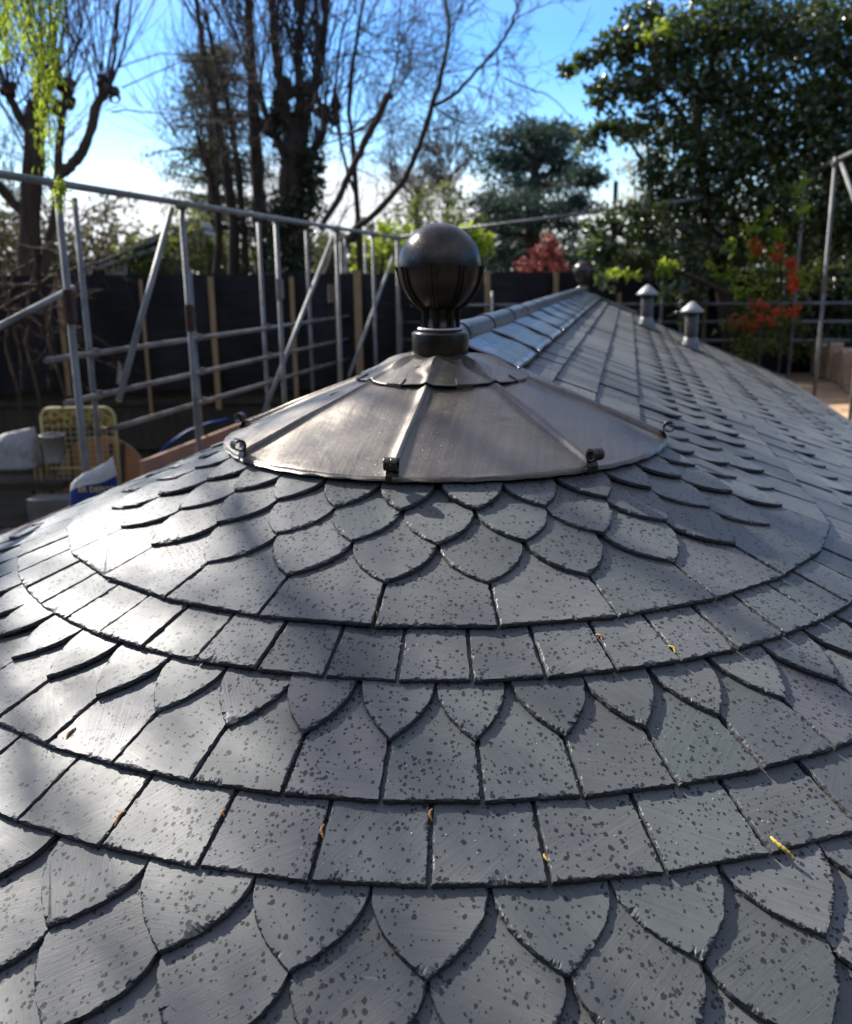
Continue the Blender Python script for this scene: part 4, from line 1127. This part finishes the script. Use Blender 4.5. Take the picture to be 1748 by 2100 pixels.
# hazy bushes and small trees beyond the fence
def bush(name, label, cat, px, d, specs, dens, leaf, mat, stems=True, asp=.55):
    b = gnd(px, d); t = tree(name, label, cat, b)
    C, O = blobs(specs, dens, leaf); rel(t, leaves('crown', C, leaf, MAT[mat], t, asp, 0, O))
    if stems:
        br = []
        for s_ in specs[:6]:
            P = densify(np.array([b, at(px + (s_[0]-px)*.3, 640, d), at(s_[0], s_[1], s_[4])]), 3, .05); br.append((P, np.linspace(.09, .02, len(P))))
        rel(t, tubes('trunk', br, MAT['bark'], t, 6))
    return t
bush('shrub', 'lime green shrub behind the fence, just right of the ball finial', 'shrub', 955, 24, [(965, 490, 32, 26, 24), (985, 505, 26, 22, 24), (925, 520, 34, 26, 24.5), (950, 470, 18, 16, 24)], 190, .17, 'lime')
bush('shrub', 'yellow green bush behind the fence, left of the ball finial', 'shrub', 770, 24, [(760, 515, 36, 30, 24), (800, 500, 30, 34, 24.5), (735, 540, 30, 26, 24), (825, 480, 26, 26, 25), (790, 470, 20, 22, 24), (770, 555, 50, 20, 24)], 120, .15, 'lime')
bush('small_tree', 'hazy budding olive tree left of the cedar, above the ball finial', 'tree', 900, 38, [(880, 450, 70, 46, 38), (830, 440, 55, 40, 38), (950, 440, 50, 36, 39), (910, 400, 46, 40, 39), (850, 400, 34, 30, 38)], 26, .22, 'hedge')
def twiggy(label, px, d, spread, top, n, base_y=520):
    b = gnd(px, d); t = tree('bare_tree', label, 'tree', b); tr = []; br = []
    P = limb(tr, [(px, 900), (px, base_y), (px + 4, (base_y + top)/2), (px + 8, top + 20)], d, .16, .03)
    for _ in range(n):
        i = rng.integers(len(P)//3, len(P)); grow(br, P[i], SIDE*rng.normal(0, .7) + HEAD*rng.normal(0, .4) + np.array([0, 0, 1.]), spread/1908*d*rng.uniform(.5, 1.1), .035, 3, .12, .06, (3, 5), .62, .75, .011)
    rel(t, tubes('trunk', tr, MAT['bark'], t, 6)); rel(t, tubes('branches', br, MAT['twig'], t, 4))
twiggy('small bare twiggy tree rising just left of the cedar', 915, 45, 95, 320, 20)
twiggy('small bare twiggy tree farther left of the cedar, above the lime bush', 850, 47, 85, 370, 16)
bush('small_tree', 'pale blossoming tree behind the evergreen, right of the cedar', 'tree', 1330, 34, [(1300, 345, 34, 40, 34), (1330, 400, 50, 50, 34), (1350, 310, 40, 36, 34), (1285, 420, 30, 30, 34)], 60, .16, 'blossom')
bush('acer_shrub', 'red leaved shrub standing behind the fence left of the far ball finial', 'shrub', 1118, 19, [(1118, 552, 46, 26, 19), (1090, 556, 26, 20, 19), (1150, 556, 26, 20, 19), (1122, 520, 28, 24, 19), (1126, 494, 12, 18, 19), (1100, 530, 20, 18, 19)], 260, .11, 'acer')
bush('hedge', 'olive hedge behind the fence between the left pollard and the ivy trunk', 'hedge', 420, 25, [(300, 520, 60, 50, 25), (380, 500, 60, 60, 25), (450, 520, 60, 50, 25), (520, 530, 50, 40, 25), (660, 530, 50, 40, 25), (340, 550, 60, 30, 25)], 80, .16, 'hedge')
bush('hedge', 'dull brown brush behind the fence at the far left', 'hedge', 120, 24, [(0, 500, 80, 80, 24), (110, 500, 70, 70, 24.5), (190, 480, 60, 60, 25), (40, 430, 60, 50, 25), (240, 440, 50, 50, 26), (-60, 480, 70, 90, 24)], 60, .16, 'olive')
bush('conifer', 'dark evergreen mass low behind the cedar and the fence', 'tree', 1060, 50, [(1000, 530, 70, 50, 50), (1100, 520, 80, 50, 50), (1200, 520, 80, 60, 50), (920, 545, 60, 36, 50), (1040, 490, 60, 40, 50)], 26, .34, 'cedar')
# treeline that closes the horizon
def treeline():
    C = []
    for a in np.linspace(-180, 178, 210):
        d = 95 + rng.normal(0, 6) if abs(a + 6) < 56 else (34 if abs(a) < 115 else 17) + rng.normal(0, 2)
        p = CAM + (HEAD*math.cos(rad(a)) + SIDE*math.sin(rad(a)))*d; hgt = rng.uniform(7.0, 10.5) if d > 60 else (rng.uniform(8.5, 12) if d > 25 else rng.uniform(11, 14.5)); p[2] = GROUND
        n = 420; v = rng.normal(0, 1, (n, 3)); v /= np.linalg.norm(v, axis=1)[:, None]; v *= rng.uniform(.3, 1, (n, 1))
        C.append(p + v*np.array([2.6, 2.6, hgt*.5]) + np.array([0, 0, hgt*.45]))
    o = leaves('treeline', np.concatenate(C), .9, MAT['olive'], None, .8); o['kind'] = 'stuff'; o['label'] = 'distant brown green treeline on the horizon'; o['category'] = 'treeline'
treeline()

# big evergreen on the right
def evergreen():
    D = 15.0; b = gnd(1500, D, -1.25); t = tree('evergreen_tree', 'large dark evergreen with glossy leaves towering over the right side', 'tree', b)
    tr = []
    limb(tr, [(1500, 760), (1480, 560), (1450, 420), (1436, 320), (1428, 230)], D, .16, .09)
    limb(tr, [(1436, 320), (1400, 240), (1350, 180), (1290, 120)], D, .07, .02); limb(tr, [(1428, 230), (1460, 130), (1500, 20), (1520, -60)], D, .08, .03)
    limb(tr, [(1450, 420), (1540, 330), (1640, 260), (1720, 200)], D, .08, .03); limb(tr, [(1455, 440), (1380, 400), (1300, 300), (1230, 215)], D, .06, .015)
    limb(tr, [(1490, 600), (1400, 560), (1300, 540), (1230, 530)], D - 1, .05, .012); limb(tr, [(1428, 230), (1400, 120), (1370, 30)], D, .05, .02)
    limb(tr, [(1700, 760), (1690, 500), (1700, 300), (1720, 100)], D + 1, .14, .07)
    S = [(1240, 105, 46, 26, D), (1205, 130, 26, 16, D), (1160, 145, 18, 8, D), (1290, 80, 55, 40, D), (1260, 190, 60, 30, D), (1320, 150, 70, 50, D), (1390, 80, 70, 60, D), (1330, 30, 40, 30, D),
         (1480, 40, 90, 70, D), (1560, 100, 90, 80, D), (1660, 60, 100, 90, D), (1760, 120, 90, 120, D), (1440, 170, 80, 60, D), (1530, 220, 90, 70, D), (1640, 220, 90, 80, D), (1740, 280, 80, 90, D),
         (1225, 265, 40, 18, D - .6), (1270, 270, 44, 22, D - .6), (1215, 300, 26, 14, D - .6), (1330, 250, 60, 40, D), (1360, 330, 50, 50, D), (1420, 300, 60, 60, D), (1500, 320, 80, 70, D), (1600, 330, 80, 80, D), (1690, 380, 80, 80, D),
         (1350, 400, 40, 40, D), (1420, 400, 60, 60, D), (1500, 430, 70, 60, D), (1580, 440, 60, 60, D), (1660, 480, 70, 70, D), (1740, 460, 60, 90, D),
         (1290, 440, 50, 24, D - .8), (1250, 470, 44, 26, D - 1), (1340, 470, 60, 40, D - .6), (1420, 490, 60, 50, D - .3), (1500, 520, 60, 50, D), (1215, 505, 34, 24, D - 1.2), (1280, 525, 60, 30, D - 1.2), (1360, 545, 60, 34, D - 1), (1440, 570, 50, 40, D - .6),
         (1240, 565, 24, 18, D - 1.3), (1400, 600, 40, 26, D - 1), (1640, 600, 60, 60, D + .5), (1720, 620, 60, 90, D + .5), (1690, 700, 70, 60, D + .6), (1410, 640, 16, 22, D - 1.2), (1780, 380, 60, 120, D)]
    C, O = blobs(S, 400, .12)
    rel(t, tubes('trunk', tr, MAT['barkwarm'], t, 8)); rel(t, leaves('crown', C, .128, MAT['ever'], t, .48, .25, O))
    # a few shoots of brighter young leaves
    C, O = blobs([(1180, 145, 14, 10, D), (1340, 40, 60, 40, D - .6), (1380, 545, 50, 20, D - 1.6), (1280, 560, 40, 16, D - 1.8), (1480, 560, 40, 20, D - 1)], 24, .11)
    rel(t, leaves('young_leaves', C, .115, MAT['lime'], t, .46, .25, O))
    D2 = 14.9; b = gnd(1600, D2, -1.25); t = tree('photinia_shrub', 'shrub with scarlet young leaves among green, behind the right scaffolding', 'shrub', b)
    br = []
    for x, y in ((1520, 640), (1560, 560), (1600, 500), (1640, 420), (1660, 640), (1600, 620)):
        P = densify(np.array([b, at((1600+x)/2, 720, D2), at(x, y, D2 - .3)]), 3, .04); br.append((P, np.linspace(.05, .015, len(P))))
    rel(t, tubes('trunk', br, MAT['bark'], t, 6))
    S = [(1530, 660, 60, 50, D2 - 1), (1590, 680, 60, 50, D2 - .8), (1560, 600, 60, 50, D2), (1620, 580, 50, 60, D2), (1530, 500, 40, 60, D2), (1580, 480, 40, 50, D2), (1640, 420, 34, 50, D2 - 1), (1660, 520, 40, 60, D2), (1560, 720, 60, 30, D2 - 1.2), (1640, 690, 50, 50, D2 - .5)]
    C, O = blobs(S, 200, .11); rel(t, leaves('crown', C, .10, MAT['hedge'], t, .5, .2, O))
    C, O = blobs([(1525, 485, 34, 40, D2 - 1.2), (1560, 520, 40, 30, D2 - 1.2), (1640, 400, 20, 40, D2 - 1.4), (1600, 470, 30, 40, D2 - 1.2), (1530, 600, 40, 30, D2 - 1.2), (1660, 560, 26, 50, D2 - 1.2)], 110, .10); rel(t, leaves('young_leaves', C, .10, MAT['lime'], t, .5, .2, O))
    C, O = blobs([(1540, 650, 44, 24, D2 - 1.3), (1575, 655, 36, 26, D2 - 1.3), (1610, 640, 26, 20, D2 - 1.6), (1548, 512, 22, 14, D2 - 1.2), (1600, 520, 16, 16, D2 - 1.2), (1622, 545, 16, 14, D2 - 1.5), (1632, 585, 12, 14, D2 - 1.8)], 90, .09); rel(t, leaves('red_leaves', C, .095, MAT['red'], t, .42, -.6, O))
evergreen()

# hanging willow strands, near
def willow():
    top = at(110, -260, 7.0); t = tree('willow_branch', 'bright green willow strands hanging in front of the left pollard', 'willow branch', top)
    br = []; C = []; 
    for px, y1, d in ((78, 300, 7.2), (95, 260, 6.8), (100, 330, 7.1), (60, 150, 7.4), (115, 200, 6.7), (40, 90, 7.5), (12, 120, 7.3), (108, 300, 7.0), (86, 190, 7), (88, 330, 6.9), (6, 60, 7.1)):
        P = densify(np.array([at(px + rng.normal(10, 12), -260, d), at(px + rng.normal(4, 6), -20, d), at(px, y1*.5, d), at(px + rng.normal(4, 6), y1, d)]), 9, .006)
        br.append((P, np.linspace(.006, .0015, len(P))))
        for p in P[6:]:
            n = 6; C.append(p + rng.normal(0, .026, (n, 3)))
    br.append((densify(np.array([at(-400, -420, 7), at(-60, -300, 7), at(110, -262, 7), at(200, -250, 7)]), 4, .02), np.linspace(.06, .015, 13)))
    rel(t, tubes('stems', br, MAT['twig'], t, 5)); rel(t, leaves('foliage', np.concatenate(C), .062, MAT['lime'], t, .22, 2.2))
    top = at(122, 352, 5.6); t = tree('willow_sprig', 'small leafy willow sprig dangling from the left scaffold rail', 'willow sprig', top)
    br = []; C = []
    for px, y1 in ((118, 420), (126, 425), (133, 410), (110, 415), (122, 380)):
        P = densify(np.array([at(122, 350, 5.55), at(122 + (px-122)*.4, 375, 5.5), at(px, y1, 5.45)]), 5, .004); br.append((P, np.linspace(.004, .0015, len(P))))
        for p in P[3:]: C.append(p + rng.normal(0, .008, (4, 3)))
    rel(t, tubes('stems', br, MAT['twig'], t, 4)); rel(t, leaves('foliage', np.concatenate(C), .048, MAT['lime'], t, .24, 1.8))
willow()

# wooded bank on the left, out of the frame: the bare tree whose branches dapple the roof
def shade_tree():
    global rng
    keep, rng = rng, np.random.default_rng(21)
    b = np.array([-10.4, 5.0, GROUND]); t = tree('bare_tree', 'large bare tree left of the building whose twigs dapple the slates with shade', 'tree', b)
    tr = []; br = []
    P = wander(b, (0.02, -.01, 1), 10.5, 12, .04); tr.append((P, np.linspace(.26, .08, 13)))
    for _ in range(15):
        i = rng.integers(6, 13); grow(tr, P[i], np.array([rng.normal(0, .8), rng.normal(0, .9), .6]), 3.6, .06, 1, .1, .04, (3, 4), .6, .8, .02)
    for Q, r in list(tr[1:]):
        for _ in range(2): grow(br, Q[rng.integers(1, len(Q))], rng.normal(0, .8, 3) + np.array([0, 0, .25]), 1.5, .026, 2, .15, .02, (2, 5), .6, .8, .008)
    rel(t, tubes('trunk', tr, MAT['bark'], t, 6)); rel(t, tubes('branches', br, MAT['twig'], t, 3))
    rng = keep
shade_tree()

# ------------------------------------------------------------------ far buildings
def far_house():
    D = 27; b = gnd(235, D); t = thing('house', 'low dark house with a white window seen above the fence at left', 'house', tuple(b))
    def P(px, py, d=D): return at(px, py, d) - b
    mb = MB(); a, c = P(190, 590), P(330, 545); h_ = 4.6
    mb.box(P(262, 560) - np.array([0, 0, 1.6]), (2.3, 3, 3.9), Rf); mb.build('wall', MAT['house'], t)
    fr = MB(); c0 = P(238, 546, D - 1.56)
    for dx, dz, w, h in ((-.27, 0, .05, .42), (.27, 0, .05, .42), (0, .19, .59, .05), (0, -.19, .59, .05), (-.05, 0, .06, .42)): fr.box(c0 + SIDE*dx + np.array([0, 0, dz]), (w, .06, h), Rf)
    w = fr.build('window', MAT['white'], t); g = MB(); g.box(c0 + HEAD*.03, (.5, .02, .36), Rf); g.build('pane', MAT['glass'], w)
    for x0, y0, x1, y1, th in ((178, 552, 400, 462, .16), (178, 560, 420, 480, .10)):
        p, q = P(x0, y0, D - 1.9), P(x1, y1, D - 1.9); mb = MB()
        d = (q-p)/np.linalg.norm(q-p); n_ = np.cross(d, HEAD); mb.add([p, q, q + n_*th, p + n_*th] + [v + HEAD*2.2 for v in (p, q, q + n_*th, p + n_*th)], [(0, 1, 2, 3), (7, 6, 5, 4), (0, 4, 5, 1), (3, 2, 6, 7), (0, 3, 7, 4), (1, 5, 6, 2)]); mb.build('roof', MAT['roofgrey'], t)
    D = 22; b = gnd(1000, D); t = thing('shed', 'dark shed with a sloping pale roof edge right of the ball finial', 'shed', tuple(b))
    c = at(985, 590, D); mb = MB(); mb.box(c - b - np.array([0, 0, 1.4]), (1.9, 1.6, 3.5), Rf); mb.build('wall', MAT['dark'], t)
    p, q = at(965, 545, D - .95) - b, at(1075, 575, D - .95) - b; d = (q-p)/np.linalg.norm(q-p); mb = MB(); n_ = np.cross(HEAD, d)*-.09
    mb.add([p, q, q - n_, p - n_] + [v + HEAD*1.9 for v in (p, q, q - n_, p - n_)], [(0, 1, 2, 3), (7, 6, 5, 4), (0, 4, 5, 1), (3, 2, 6, 7), (0, 3, 7, 4), (1, 5, 6, 2)]); mb.build('roof', MAT['roofgrey'], t)
    mb = MB(); p = at(748, 548, 26); mb.box(p, (.42, .3, .75), Rf); 
    mb.box(p + np.array([0, 0, .42]), (.5, .36, .1), Rf); mb.tube([p + np.array([0, 0, .45]), p + np.array([0, 0, .68])], .1, 10); mb.box((p[0], p[1], (GROUND + p[2])/2 - .2), (.42, .3, p[2]-GROUND - .36), Rf)
    tag(mb.build('chimney_stack', MAT['stone'], None), 'orange brick chimney stack glimpsed left of the ball finial', 'chimney')
    mb = MB(); p = at(1262, 420, 40); mb.tube([(p[0], p[1], GROUND), (p[0], p[1], at(1262, 372, 40)[2])], .1, 8)
    tag(mb.build('utility_pole', MAT['bark'], None), 'thin utility pole against the sky right of the cedar', 'pole')
far_house()
